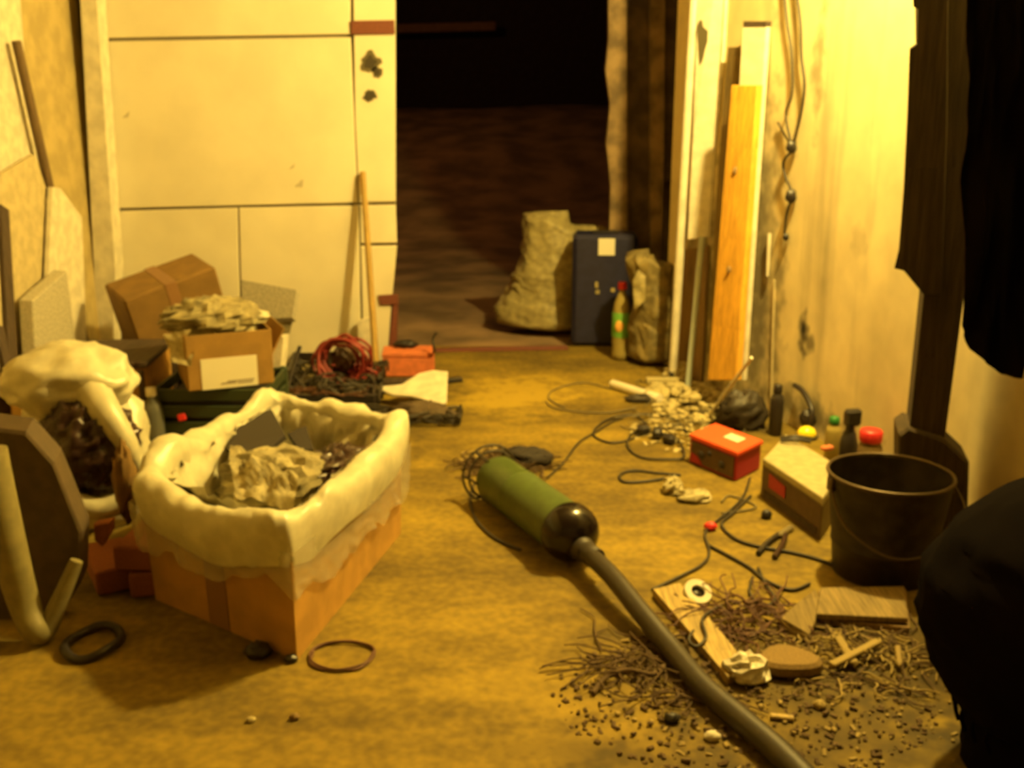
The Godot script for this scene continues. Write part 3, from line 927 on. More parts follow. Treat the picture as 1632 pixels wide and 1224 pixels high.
# ---------------------------------------------------------------- big carton with liner
func big_carton() -> void:
	var L := Vector3(-0.86, 0, -2.28)
	var Fc := Vector3(-0.462, 0, -1.995)
	var R := Vector3(-0.31, 0, -2.68)
	var B := Vector3(-0.71, 0, -2.94)
	var H := 0.29
	var mid := (L + Fc + R + B) * 0.25
	thing("big_carton", "big open cardboard carton lined with a white plastic bag in the middle of the rubbish", "carton", mid)
	var st: SurfaceTool
	var cs := [L, Fc, R, B]
	for i in 4:
		var a: Vector3 = cs[i]
		var b: Vector3 = cs[(i + 1) % 4]
		var inn := (mid - (a + b) * 0.5).normalized() * 0.007
		st = ST()
		slab(st, [a, b, b + UP * H + (b - mid).normalized() * 0.012, a + UP * H + (a - mid).normalized() * 0.012], inn, 0.001)
		part("side_panel", st, M.carton)
	st = ST()
	slab(st, [L + UP * 0.008, Fc + UP * 0.008, R + UP * 0.008, B + UP * 0.008], -UP * 0.007)
	part("bottom_panel", st, M.carton)
	st = ST()
	var out := (Fc - L).cross(UP).normalized()
	if out.dot(mid - L) > 0.0: out = -out
	var t0 := L.lerp(Fc, 0.42) + out * 0.003
	var t1 := L.lerp(Fc, 0.56) + out * 0.003
	slab(st, [t0 + UP * 0.003, t1 + UP * 0.003, t1 + UP * 0.2 + out * 0.006, t0 + UP * 0.2 + out * 0.006], -out * 0.002)
	part("tape", st, M.carton_tape)

	# liner bag folded over the rim
	thing("liner_bag", "white plastic liner bag folded over the rim of the big carton", "bag", mid)
	var nz := noise(71, 3.0, 3)
	var nf := noise(72, 11.0, 2)
	var per := func(u: float) -> Array:
		var k := u * 4.0
		var i := int(k) % 4
		var f := k - floorf(k)
		var a: Vector3 = cs[i]
		var b: Vector3 = cs[(i + 1) % 4]
		var p := a.lerp(b, f)
		# round the corners a little
		var e := minf(f, 1.0 - f)
		var rd := maxf(0.0, 0.24 - e) / 0.24
		p = p.lerp(mid, 0.08 * rd * rd)
		var o := Vector3(p.x - mid.x, 0, p.z - mid.z).normalized()
		return [p, o]
	var bump := func(u: float, at_u: float, w: float) -> float:
		var dd := absf(fposmod(u - at_u + 0.5, 1.0) - 0.5)
		return exp(-dd * dd / (w * w))
	var rimf := func(u: float, v: float) -> Vector3:
		var q: Array = per.call(u)
		var p: Vector3 = q[0]
		var o: Vector3 = q[1]
		var th := lerpf(-1.25, 1.62, v) * PI * 0.5
		var w := Vector3(cos(TAU * u), sin(TAU * u), v * 0.4)
		var wr := nz.get_noise_3dv(w * 0.55) * 0.026 + nf.get_noise_3dv(Vector3(w.x, w.y, v * 0.25) * 0.5) * 0.007
		var top: float = H + 0.012 + 0.05 * bump.call(u, 0.955, 0.03) + 0.035 * bump.call(u, 0.77, 0.025) + 0.02 * bump.call(u, 0.5, 0.02) - 0.03 * bump.call(u, 0.13, 0.06)
		var tail := maxf(0.0, v - 0.62) / 0.38
		var rr := 0.036
		return p + o * (0.016 + sin(th) * rr + wr * 0.8 + 0.004 * tail) + UP * (top + cos(th) * 0.03 - tail * tail * 0.06 + wr - (0.10 * maxf(0.0, 0.22 - v) / 0.22))
	st = ST()
	grid(st, 160, 18, rimf, true, true)
	part("folded_rim", st, M.bag_white)
	st = ST()
	grid(st, 120, 10, func(u: float, v: float) -> Vector3:
		var q: Array = per.call(u)
		var w := Vector3(cos(TAU * u), sin(TAU * u), v * 0.5)
		return q[0] - q[1] * (0.03 + 0.07 * v + nz.get_noise_3dv(w * 1.7) * 0.03) + UP * (H + 0.02 - 0.17 * v + nf.get_noise_3dv(w) * 0.01), true, true)
	part("inner_film", st, M.bag_white)
	st = ST()
	grid(st, 180, 12, func(u: float, v: float) -> Vector3:
		var q: Array = per.call(u)
		var w := Vector3(cos(TAU * u), sin(TAU * u), 0.0)
		var len: float = 0.105 + nz.get_noise_3dv(w * 0.7) * 0.05 + 0.04 * bump.call(u, 0.40, 0.1)
		var fold := nf.get_noise_3dv(Vector3(w.x * 0.9 + v * 0.3, w.y * 0.9, v * 0.5)) * 0.012 * (0.4 + v)
		var e := absf(fposmod(u * 4.0 + 0.5, 1.0) - 0.5)
		var corner := maxf(0.0, 0.24 - e) / 0.24
		return q[0] + q[1] * (0.036 - 0.012 * v + absf(fold) + 0.030 * corner * corner) + UP * (H - 0.03 - len * v), true, true)
	part("skirt", st, M.film)

	# rubbish in the carton
	var y := 0.22
	st = ST()
	lump(st, Vector3(-0.592, 0.26, -2.465) + Vector3(0, -0.03, 0), Vector3(0.14, 0.085, 0.12), 81, 0.28, 1.1, false, 32)
	single("cement_bag", st, M.paper_grey, "crumpled grey paper bag in the middle of the lined carton", "paper bag")
	st = ST()
	sheet(st, Vector3(-0.727, 0.31, -2.535), Vector3(-0.494, 0.31, -2.271), Vector3(-0.503, 0.285, -2.196), Vector3(-0.649, 0.275, -2.261), 82, 0.022, 8.0, 14)
	single("creased_paper", st, M.paper, "creased pale paper sheet lying at the front in the lined carton", "paper")
	st = ST()
	slab(st, [Vector3(-0.735, 0.3, -2.525), Vector3(-0.767, 0.31, -2.837), Vector3(-0.705, 0.31, -2.895), Vector3(-0.61, 0.3, -2.651), Vector3(-0.627, 0.3, -2.505)], Vector3(0, -0.02, -0.02), 0.003)
	single("black_sheet", st, M.black_film, "black plastic flap sticking up at the back of the lined carton", "plastic scrap")
	st = ST()
	slab(st, [Vector3(-0.613, 0.29, -2.694), Vector3(-0.575, 0.29, -2.763), Vector3(-0.515, 0.29, -2.554), Vector3(-0.549, 0.29, -2.544)], Vector3(0, -0.02, -0.015), 0.003)
	single("black_scrap", st, M.black_film, "small black square scrap against the back liner of the carton", "plastic scrap")
	st = ST()
	lump(st, Vector3(-0.447, 0.25, -2.526), Vector3(0.08, 0.045, 0.12), 83, 0.35, 1.5, false, 36)
	single("brown_rubbish", st, M.brown_bag, "dark brown rubbish clump beside the grey paper bag in the carton", "rubbish")
	st = ST()
	slab(st, [Vector3(-0.46, 0.27, -2.234), Vector3(-0.425, 0.285, -2.396), Vector3(-0.402, 0.285, -2.369), Vector3(-0.435, 0.27, -2.211)], Vector3(0.003, -0.012, 0), 0.001)
	single("pale_lath", st, M.paper, "pale folded card strip standing between paper bag and rubbish in the carton", "card")
	st = ST()
	lump(st, mid + UP * 0.13, Vector3(0.18, 0.08, 0.24), 84, 0.4, 1.5, true, 24)
	single("carton_fill", st, M.paper_grey, "packed grey rubbish filling the lined carton underneath the papers", "rubbish")

# ---------------------------------------------------------------- tools and offcuts at the door
func tools_by_door() -> void:
	var a: Vector3 = Vector3(-0.908, 0, -3.884)
	var b: Vector3 = Vector3(-0.991, 0, -4.615)
	var c: Vector3 = Vector3(-0.637, 0, -4.615)
	var d: Vector3 = Vector3(-0.535, 0, -3.884)
	thing("tool_tray", "low tray with a black rim full of tangled tools and wires by the white door", "tray", (a + b + c + d) * 0.25)
	var st := ST()
	slab(st, [a + UP * 0.012, b + UP * 0.012, c + UP * 0.012, d + UP * 0.012], -UP * 0.01)
	part("base", st, M.sack_tan)
	for q in [[a, b], [b, c], [c, d], [d, a]]:
		st = ST()
		var p0: Vector3 = q[0]
		var p1: Vector3 = q[1]
		timber(st, p0 + UP * 0.035, p1 + UP * 0.035, UP, 0.065, 0.02)
		part("rim", st, M.black_plastic)
	# tangles
	var r := RandomNumberGenerator.new()
	r.seed = 90
	var tangle := func(cc: Vector3, rad: Vector3, n: int, th: float) -> SurfaceTool:
		var s := ST()
		for i in n:
			var pts: Array = []
			var p := cc + Vector3(r.randf_range(-1, 1) * rad.x, r.randf_range(0, 1) * rad.y, r.randf_range(-1, 1) * rad.z)
			var dir := r.randf() * TAU
			for k in 7:
				pts.append(p)
				dir += r.randf_range(-1.1, 1.1)
				p += Vector3(cos(dir), 0, sin(dir)) * rad.x * 0.45
				p = cc + (p - cc).clamp(-rad, rad)
				p.y = cc.y + absf(r.randf()) * rad.y
			wire(s, pts, th, false, 5)
		return s
	single("wire_tangle", tangle.call(Vector3(-0.73, 0, -4.21) + UP * 0.02, Vector3(0.19, 0.08, 0.16), 26, 0.005), M.cable, "tangle of dark brown wires lying in the black-rimmed tray", "wires")
	single("wire_scrap", tangle.call(Vector3(-0.417, 0, -3.742) + UP * 0.008, Vector3(0.22, 0.04, 0.07), 26, 0.005), M.cable, "flat tangle of dark wire scraps in front of the tray below the white shard", "wires")
	single("black_leads", tangle.call(Vector3(-0.643, 0, -3.981) + UP * 0.02, Vector3(0.12, 0.07, 0.08), 20, 0.006), M.rubber, "bundle of black leads between the tray and the white shard", "wires")
	single("rust_wire", tangle.call(Vector3(-0.734, 0, -3.928) + UP * 0.05, Vector3(0.16, 0.03, 0.05), 8, 0.004), M.cable_brown, "few rust brown wires at the front of the black-rimmed tray", "wires")
	st = ST()
	lump(st, Vector3(-0.354, 0, -3.775) + UP * 0.015, Vector3(0.13, 0.045, 0.06), 91, 0.5, 1.8, true, 26, 0.002)
	single("dark_rag", st, M.brown_panel, "dark crumpled rag lying in front of the white shard", "rag")
	# red cord coil
	thing("red_coil", "coil of red cord heaped on the tool tray against the white door", "cord", Vector3(-0.7, 0, -4.292))
	st = ST()
	for k in 7:
		var pts: Array = []
		var cc: Vector3 = Vector3(-0.705, 0.128, -4.22) + Vector3(r.randf_range(-0.03, 0.03), r.randf_range(-0.015, 0.015), k * 0.014)
		for i in 12:
			var an := TAU * i / 12.0
			pts.append(cc + Vector3(cos(an) * (0.085 + 0.02 * r.randf()), sin(an) * (0.08 + 0.02 * r.randf()), 0.02 * sin(an * 2.0)))
		wire(st, pts, 0.0065, true, 7)
	part("loops", st, M.cable_red)
	st = ST()
	for k in 5:
		var pts: Array = []
		var p := Vector3(-0.609, 0, -4.292) + UP * 0.06
		for i in 8:
			pts.append(p + Vector3(r.randf_range(-0.16, 0.05), r.randf_range(-0.03, 0.06), r.randf_range(-0.06, 0.1)))
		wire(st, pts, 0.006, false, 7)
	part("loose_ends", st, M.cable_red)
	st = ST()
	lump(st, Vector3(-0.715, 0.121, -4.25), Vector3(0.05, 0.055, 0.05), 95, 0.4, 1.6)
	single("dark_plug", st, M.brown_plastic, "dark plug lump in the middle of the red cord coil", "plug")
	# thin stick against the leaf
	st = ST()
	tube(st, [Vector3(-0.591, 0, -4.387), Vector3(-0.649, 0.876, -4.585)] as Array[Vector3], 0.0155, 0.013, 10)
	single("thin_stick", st, M.stick_wood, "long thin yellow wooden stick leaning upright on the white door", "stick")
	st = ST()
	slab(st, [Vector3(-0.693, 0.22, -4.56), Vector3(-0.63, 0.24, -4.56), Vector3(-0.627, -0.007, -4.56), Vector3(-0.69, -0.007, -4.56)], Vector3(0, 0, -0.02), 0.003)
	single("white_block", st, M.white_board, "small white board offcut standing behind the thin stick at the door foot", "board")
	# orange carton
	c = Vector3(-0.458, 0, -4.409) + Vector3(0, 0.055, -0.07)
	thing("orange_carton", "flat orange carton lying at the foot of the doorway beside the thin stick", "carton", c - UP * 0.055)
	st = ST()
	box(st, Vector3(0.225, 0.085, 0.14), 0.004, at(c - UP * 0.01, 3))
	part("body", st, M.orange_carton)
	st = ST()
	box(st, Vector3(0.23, 0.022, 0.145), 0.004, at(c + UP * 0.044, 3))
	part("lid", st, M.orange_carton)
	st = ST()
	lump(st, c + Vector3(-0.02, 0.07, -0.03), Vector3(0.05, 0.018, 0.025), 97, 0.4)
	single("black_clip", st, M.black_plastic, "small black clip lying on the orange carton", "clip")
	st = ST()
	wire(st, [Vector3(-0.373, 0, -4.591) + UP * 0.06, Vector3(-0.339, 0.118, -4.4), Vector3(-0.344, 0.174, -4.4), Vector3(-0.327, 0.202, -4.4)], 0.006)
	single("bent_wire", st, M.cable, "short bent dark wire sticking up beside the orange carton", "wire")
	st = ST()
	box(st, Vector3(0.30, 0.02, 0.06), 0.004, at(Vector3(-0.474, 0, -4.292) + UP * 0.011, 4))
	single("dark_lath", st, M.dark_wood, "dark lath on the floor in front of the orange carton", "lath")
	st = ST()
	timber(st, Vector3(-0.312, 0, -4.292) + UP * 0.01, Vector3(-0.217, 0, -4.334) + UP * 0.01, UP, 0.02, 0.03)
	single("black_tool", st, M.black_plastic, "short black tool handle pointing out past the white shard", "handle")
	st = ST()
	timber(st, Vector3(-0.889, 0.05, -3.879), Vector3(-0.861, 0.21, -4.1), UP, 0.012, 0.016)
	single("black_lever", st, M.black_plastic, "short black lever sticking up at the corner of the tool tray", "tool")
	st = ST()
	wire(st, [Vector3(-0.876, 0, -4.018) + UP * 0.05, Vector3(-0.848, 0.092, -4.3), Vector3(-0.83, 0.136, -4.3)], 0.007)
	single("bent_rod", st, M.cable, "thin dark bent rod rising from the tool tray", "rod")
	# white shard
	st = ST()
	var nn := noise(99, 6.0, 2)
	var sh := func(y: float) -> Array:
		var out := []
		for p in [Vector3(-0.552, 0.03, -4.023), Vector3(-0.443, 0.045, -4.007), Vector3(-0.379, 0.07, -4.09), Vector3(-0.324, 0.08, -4.102), Vector3(-0.261, 0.08, -4.082), Vector3(-0.25, 0.03, -3.808), Vector3(-0.277, 0.03, -3.783), Vector3(-0.397, 0.025, -3.913), Vector3(-0.475, 0.02, -3.948)]:
			out.append(p + UP * y)
		return out
	slab(st, sh.call(0.03), -UP * 0.008, 0.002)
	single("white_shard", st, M.white_board, "pale curved plastic shard lying on the floor in front of the orange carton", "plastic shard")

# ---------------------------------------------------------------- sacks and canister at the sill
func sack(c: Vector3, w: float, h: float, d: float, lean: float, sd: int, tip: Vector3, pinch := 0.55, res := 44) -> SurfaceTool:
	var st := ST()
	var n1 := noise(sd, 0.9, 3)
	var n2 := noise(sd + 3, 2.2, 2)
	grid(st, res, res, func(u: float, v: float) -> Vector3:
		var a := u * TAU
		var k := pow(v, 0.85)
		var prof := sqrt(clampf(k * 14.0, 0.0, 1.0)) * lerpf(1.0, pinch, smoothstep(0.25, 1.0, k))
		if k > 0.96: prof *= sqrt(clampf((1.0 - k) / 0.04, 0.0, 1.0))
		var dir := Vector3(cos(a), 0, sin(a))
		var q := Vector3(dir.x, k * 2.2, dir.z)
		var s := 1.0 + 0.22 * n1.get_noise_3dv(q) - 0.16 * absf(n2.get_noise_3dv(q * 1.3))
		var p := c + Vector3(dir.x * w * 0.5 * prof * s, h * k, dir.z * d * 0.5 * prof * s)
		p.x += lean * k * h
		p += tip * smoothstep(0.75, 1.0, k) * clampf(-dir.x + 0.2, 0.0, 1.0)
		p.y += n2.get_noise_3dv(q) * 0.03 * smoothstep(0.05, 0.4, k)
		return p, true, true)
	return st

func yard_things() -> void:
	var c := Vector3(0.222, 0, -5.262) + Vector3(0.0, 0, -0.16)
	thing("pale_sack", "full pale woven sack slumped beside the blue canister in the doorway", "sack", c)
	part("body", sack(c, 0.62, 0.55, 0.36, 0.16, 101, Vector3(-0.02, 0.07, 0), 0.72), M.sack)
	var st := ST()
	c = Vector3(0.442, 0, -5.014) + Vector3(0.015, 0, -0.1)
	thing("blue_canister", "dark blue plastic canister with a pale square label between the two sacks", "canister", c)
	st = ST()
	box(st, Vector3(0.315, 0.55, 0.22), 0.02, at(c + UP * 0.276, -3))
	part("body", st, M.blue_plastic)
	st = ST()
	box(st, Vector3(0.13, 0.012, 0.05), 0.004, at(c + Vector3(0.0, 0.556, 0), -3))
	part("grip", st, M.black_plastic)
	st = ST()
	box(st, Vector3(0.08, 0.082, 0.003), 0.001, at(c + Vector3(0.0, 0.495, 0.114), -3))
	part("label_square", st, M.label_paper)
	for k in [[-0.045, 0.28, 0.016, 0.03], [-0.04, 0.245, 0.02, 0.02], [0.035, 0.255, 0.02, 0.02]]:
		st = ST()
		box(st, Vector3(k[2], k[3], 0.003), 0.001, at(c + Vector3(k[0], k[1] + 0.03, 0.114), -3))
		part("paint_mark", st, M.sack)

	c = Vector3(0.654, 0, -4.591) + Vector3(0.0, 0, -0.08)
	thing("tan_sack", "tan folded sack standing beside the blue canister against the white pole", "sack", c)
	part("body", sack(c, 0.225, 0.47, 0.22, 0.0, 105, Vector3(-0.04, 0.05, 0.02), 0.98), M.sack_tan)
	st = ST()
	sheet(st, c + Vector3(-0.115, 0.40, 0.09), c + Vector3(-0.06, 0.51, 0.08), c + Vector3(-0.06, 0.32, 0.125), c + Vector3(-0.105, 0.27, 0.11), 107, 0.008, 8.0, 10)
	part("folded_lip", st, M.sack)

	c = Vector3(0.512, 0, -4.749)
	thing("soda_bottle", "tall bottle with a red cap and green label standing in front of the blue canister", "bottle", c)
	st = ST()
	lathe(st, [Vector2(0, 0.004), Vector2(0.03, 0), Vector2(0.042, 0.008), Vector2(0.044, 0.03), Vector2(0.041, 0.06), Vector2(0.044, 0.09), Vector2(0.044, 0.22), Vector2(0.036, 0.27), Vector2(0.018, 0.315), Vector2(0.014, 0.325), Vector2(0.014, 0.34)], 24, Transform3D(Basis(), c))
	part("body", st, M.bottle_pet)
	st = ST()
	lathe(st, [Vector2(0.0445, 0.11), Vector2(0.0452, 0.112), Vector2(0.0452, 0.225), Vector2(0.0445, 0.227)], 24, Transform3D(Basis(), c))
	var lb := part("label_band", st, M.bottle_label)
	st = ST()
	lump(st, c + Vector3(-0.012, 0.165, 0.040), Vector3(0.022, 0.03, 0.008), 108, 0.1)
	part("badge", st, M.bottle_badge, lb)
	st = ST()
	lathe(st, [Vector2(0.02, 0.332), Vector2(0.021, 0.336), Vector2(0.021, 0.362), Vector2(0.018, 0.366), Vector2(0, 0.366)], 18, Transform3D(Basis(), c))
	part("cap", st, M.red_plastic)

# ---------------------------------------------------------------- things against the plastered wall
func wall_things() -> void:
	var st := ST()
	var up2 := Vector3(0, 1, 0)
	var p0: Vector3 = Vector3(0.754, 0, -4.687)
	var p1: Vector3 = Vector3(0.725, 1.698, -4.359)
	p0 = Vector3(0.704, 0.073, -4.389)
	p0.y = 0.0
	thing("white_pole", "tall white plastic pole standing at the corner of the plastered wall by the doorway", "pole", p0)
	tube(st, [p0, p0 + (p1 - p0) * 1.1] as Array[Vector3], 0.019, 0.019, 16)
	part("tube", st, M.white_trim)
	st = ST()
	lathe(st, [Vector2(0, 0), Vector2(0.022, 0), Vector2(0.022, 0.03), Vector2(0.019, 0.032)], 16, Transform3D(Basis(), p0))
	part("end_cap", st, M.black_plastic)

	thing("white_plank", "wide white board with a black mould patch high on the wall beside the pole", "board", Vector3(0.795, 0.619, -4.326))
	st = ST()
	slab(st, [Vector3(0.729, 2.013, -4.356), Vector3(0.827, 1.994, -4.262), Vector3(0.826, 1.363, -4.258), Vector3(0.812, 0.954, -4.284), Vector3(0.808, 0.629, -4.284), Vector3(0.732, 0.614, -4.324), Vector3(0.735, 1.026, -4.326)], -RN * 0.012, 0.003)
	part("board", st, M.white_board)
	st = ST()
	var ring: Array = []
	var mc: Vector3 = Vector3(0.749, 1.395, -4.319)
	for i in 16:
		var a := TAU * i / 16.0
		var w := 1.0 + 0.22 * sin(a * 3.0 + 1.0) + 0.12 * sin(a * 5.0)
		ring.append(mc + (RD - RN * 0.36).normalized() * cos(a) * 0.028 * w + UP * sin(a) * 0.085 * w)
	slab(st, ring, -RN * 0.0015)
	part("mould_patch", st, M.soot_ring)
	st = ST()
	tube(st, [Vector3(0.734, 0.016, -4.172), Vector3(0.784, 0.63, -4.282)] as Array[Vector3], 0.013, 0.013, 12)
	single("pale_pipe", st, M.blue_pipe, "thin pale bluish pipe leaning under the wide white board", "pipe")
	st = ST()
	slab(st, [Vector3(0.727, 0.538, -4.54), Vector3(0.813, 0.591, -4.301), Vector3(0.814, 0.01, -4.298), Vector3(0.739, -0.022, -4.506)], -RN * 0.01)
	single("brown_backboard", st, M.old_wood, "stained brown board low on the wall behind the pale bluish pipe", "board")
	st = ST()
	slab(st, [Vector3(0.83, 1.371, -4.183), Vector3(0.855, 1.368, -4.115), Vector3(0.849, 0.84, -4.132), Vector3(0.846, 0.067, -4.141), Vector3(0.822, 0.05, -4.207), Vector3(0.82, 0.834, -4.212)], -RN * 0.02, 0.002)
	single("tan_lath", st, M.grey_wood, "narrow tan lath standing between the white board and the orange plank", "lath")
	st = ST()
	thing("white_upper_plank", "white painted plank with a dark cut end standing behind the orange plank", "plank", Vector3(0.904, 0.119, -3.964))
	slab(st, [Vector3(0.858, 1.443, -4.062), Vector3(0.922, 1.436, -3.966), Vector3(0.889, 0.132, -3.856), Vector3(0.826, 0.108, -3.944)], -RN * 0.018, 0.003)
	part("board", st, M.white_board)
	st = ST()
	slab(st, [Vector3(0.857, 1.456, -4.059), Vector3(0.922, 1.448, -3.96), Vector3(0.921, 1.431, -3.962), Vector3(0.857, 1.438, -4.057)], -RN * 0.02, 0.002)
	part("cut_end", st, M.dark_wood)
	thing("orange_plank", "orange varnished plank standing on end in front of the white painted plank", "plank", Vector3(0.841, 0.104, -4.021))
	st = ST()
	slab(st, [Vector3(0.82, 1.227, -4.021), Vector3(0.89, 1.225, -3.919), Vector3(0.847, 0.148, -3.796), Vector3(0.766, 0.115, -3.918)], -RN * 0.026, 0.003)
	part("board", st, M.orange_wood)
	for k in [Vector3(0.834, 0.919, -3.942), Vector3(0.821, 0.554, -3.895)]:
		st = ST()
		lump(st, k, Vector3(0.009, 0.014, 0.004), 111, 0.2)
		part("knot", st, M.old_wood)
	st = ST()
	tube(st, [Vector3(0.962, 0.692, -3.885), Vector3(0.964, 0.532, -3.879)] as Array[Vector3], 0.008, 0.006, 8)
	single("white_peg", st, M.white_trim, "short thin white strip on the wall beside the hanging cable", "strip")
	st = ST()
	timber(st, Vector3(0.983, 0.523, -3.849), Vector3(0.995, 0.007, -3.817), RD, 0.012, 0.008)
	single("wall_batten", st, M.tan_board, "thin vertical tan batten low on the plastered wall", "batten")

	thing("hanging_cable", "old black cable with knotted joints hanging down the plastered wall", "cable", Vector3(0.994, 1.021, -3.772))
	st = ST()
	wire(st, [Vector3(0.971, 1.674, -3.851), Vector3(0.986, 1.527, -3.809), Vector3(0.996, 1.422, -3.772), Vector3(1.001, 1.317, -3.753), Vector3(1.011, 1.223, -3.725), Vector3(1.009, 1.129, -3.734), Vector3(1, 1.054, -3.754), Vector3(0.994, 1.01, -3.77)], 0.0052)
	part("main_strand", st, M.cable)
	st = ST()
	wire(st, [Vector3(0.95, 1.683, -3.917), Vector3(0.961, 1.535, -3.886), Vector3(0.971, 1.428, -3.853), Vector3(0.984, 1.32, -3.816), Vector3(0.989, 1.193, -3.798), Vector3(0.977, 1.128, -3.82), Vector3(0.987, 1.053, -3.79), Vector3(0.996, 1.01, -3.767)], 0.0045)
	part("thin_strand", st, M.cable)
	st = ST()
	wire(st, [Vector3(0.995, 0.999, -3.769), Vector3(0.979, 0.957, -3.812), Vector3(0.985, 0.905, -3.795), Vector3(1, 0.847, -3.749), Vector3(0.993, 0.777, -3.774), Vector3(0.993, 0.69, -3.786)], 0.005)
	part("lower_strand", st, M.cable)
	st = ST()
	wire(st, [Vector3(0.965, 1.095, -3.875), Vector3(0.98, 1.052, -3.829), Vector3(0.994, 1.012, -3.771)], 0.004)
	part("stub", st, M.cable)
	for k in [[Vector3(0.991, 1.012, -3.767), 0.017], [Vector3(0.997, 0.84, -3.752), 0.018], [Vector3(0.996, 0.691, -3.778), 0.010]]:
		st = ST()
		lump(st, k[0], Vector3(k[1], k[1] * 1.3, k[1] * 0.8), 115, 0.4, 1.5, true, 16)
		part("taped_joint", st, M.black_plastic)

	# clutter on the floor along the wall
	st = ST()
	tube(st, [Vector3(0.743, 0, -3.775) + UP * 0.004, Vector3(0.817, 0.323, -3.434)] as Array[Vector3], 0.008, 0.006, 8)
	single("slanting_stick", st, M.white_trim, "thin pale stick leaning slantwise over the rubble beside the dark rag", "stick")
	st = ST()
	lump(st, Vector3(0.835, 0, -3.587) + Vector3(0.02, 0.05, -0.10), Vector3(0.085, 0.085, 0.07), 121, 0.35, 1.4, true, 24, 0.002)
	single("dark_bag", st, M.rubber, "dark peaked cloth bag sitting behind the red box against the wall", "bag")
	c_bottle("black_flask", "slim black flask standing against the wall behind the white-topped battery", Vector3(0.943, 0, -3.528) + Vector3(0.01, 0, -0.05), 0.024, 0.19, "black_plastic", "black_plastic")
	thing("cable_loop", "thick black looped lead standing against the wall above the yellow dome", "cable", Vector3(1.05, 0.025, -3.525))
	st = ST()
	wire(st, [Vector3(1.034, 0.165, -3.66), Vector3(1.045, 0.162, -3.599), Vector3(1.055, 0.137, -3.54), Vector3(1.059, 0.102, -3.502), Vector3(1.049, 0.033, -3.498)], 0.010)
	part("lead", st, M.black_plastic)
	st = ST()
	lump(st, Vector3(1.051, 0.077, -3.524), Vector3(0.028, 0.032, 0.028), 122, 0.3)
	part("plug", st, M.black_plastic)

func c_bottle(called: String, label: String, p: Vector3, r: float, h: float, body: String, cap: String) -> void:
	thing(called, label, "bottle", p)
	var st := ST()
	lathe(st, [Vector2(0, 0), Vector2(r * 0.92, 0), Vector2(r, r * 0.15), Vector2(r, h * 0.68), Vector2(r * 0.85, h * 0.78), Vector2(r * 0.5, h * 0.83), Vector2(r * 0.5, h * 0.86)], 18, Transform3D(Basis(), p))
	part("body", st, M[body])
	st = ST()
	lathe(st, [Vector2(r * 0.62, h * 0.84), Vector2(r * 0.66, h * 0.85), Vector2(r * 0.64, h * 0.98), Vector2(r * 0.5, h), Vector2(0, h)], 16, Transform3D(Basis(), p))
	part("cap", st, M[cap])

# ---------------------------------------------------------------- post and hanging cloth
func post_and_cloth() -> void:
	thing("timber_post", "thick dark timber post standing in front of the plastered wall behind the bucket", "post", Vector3(1.165, 0.192, -2.74))
	var st := ST()
	slab(st, [Vector3(0.972, 1.63, -2.7), Vector3(1.114, 1.63, -2.7), Vector3(1.195, 0.72, -2.7), Vector3(1.183, 0.133, -2.7), Vector3(1.086, 0.133, -2.7), Vector3(1.086, 0.67, -2.7), Vector3(1.051, 0.947, -2.7)], Vector3(0.055, 0, -0.17), 0.006)
	part("shaft", st, M.post_wood)
	st = ST()
	slab(st, [Vector3(0.945, 1.623, -2.665), Vector3(0.973, 1.388, -2.665), Vector3(0.986, 1.382, -2.665), Vector3(0.991, 1.301, -2.665), Vector3(0.974, 1.289, -2.665), Vector3(0.984, 1.135, -2.665), Vector3(0.993, 0.95, -2.665), Vector3(0.996, 0.791, -2.665), Vector3(0.989, 0.745, -2.665), Vector3(1.014, 0.739, -2.665), Vector3(1.069, 0.679, -2.665), Vector3(1.118, 0.676, -2.665), Vector3(1.088, 1.104, -2.665), Vector3(1.034, 1.623, -2.665)], Vector3(0.01, 0, -0.025), 0.004)
	part("split_plank", st, M.post_wood)
	st = ST()
	slab(st, [Vector3(1.048, 0.292, -2.675), Vector3(1.07, 0.31, -2.675), Vector3(1.173, 0.278, -2.675), Vector3(1.249, 0.21, -2.675), Vector3(1.264, 0.031, -2.675), Vector3(1.077, -0.016, -2.675)], Vector3(0.04, 0, -0.15), 0.008)
	part("foot_block", st, M.post_wood)
	# black cloth hung in front of the wall
	thing("hanging_cloth", "black cloth hanging beside the timber post with a ragged slanting lower edge", "cloth", Vector3(1.21, 0.961, -2.52))
	st = ST()
	var nz := noise(131, 7.0, 2)
	var low := func(u: float) -> float:
		return lerpf(0.0, 1.0, u)
	var tl: Vector3 = Vector3(1.036, 1.657, -2.56)
	var edge := [Vector3(1.137, 0.695, -2.56), Vector3(1.138, 0.615, -2.56), Vector3(1.172, 0.55, -2.56), Vector3(1.208, 0.519, -2.55), Vector3(1.243, 0.493, -2.55), Vector3(1.289, 0.486, -2.54), Vector3(1.251, 0.78, -2.52), Vector3(1.314, 0.782, -2.5)]
	for side in 2:
		grid(st, 28, 24, func(u: float, v: float) -> Vector3:
			var k := u * (edge.size() - 1)
			var i := mini(int(k), edge.size() - 2)
			var b: Vector3 = (edge[i] as Vector3).lerp(edge[i + 1], k - i)
			var t := Vector3(lerpf(tl.x, tl.x + 0.26, u), tl.y, b.z)
			var p := t.lerp(b, v)
			return p + Vector3(0, 0, nz.get_noise_2d(p.x * 3.0, p.y * 0.3) * 0.05 - 0.006 * side), true)
	part("drape", st, M.black_cloth)

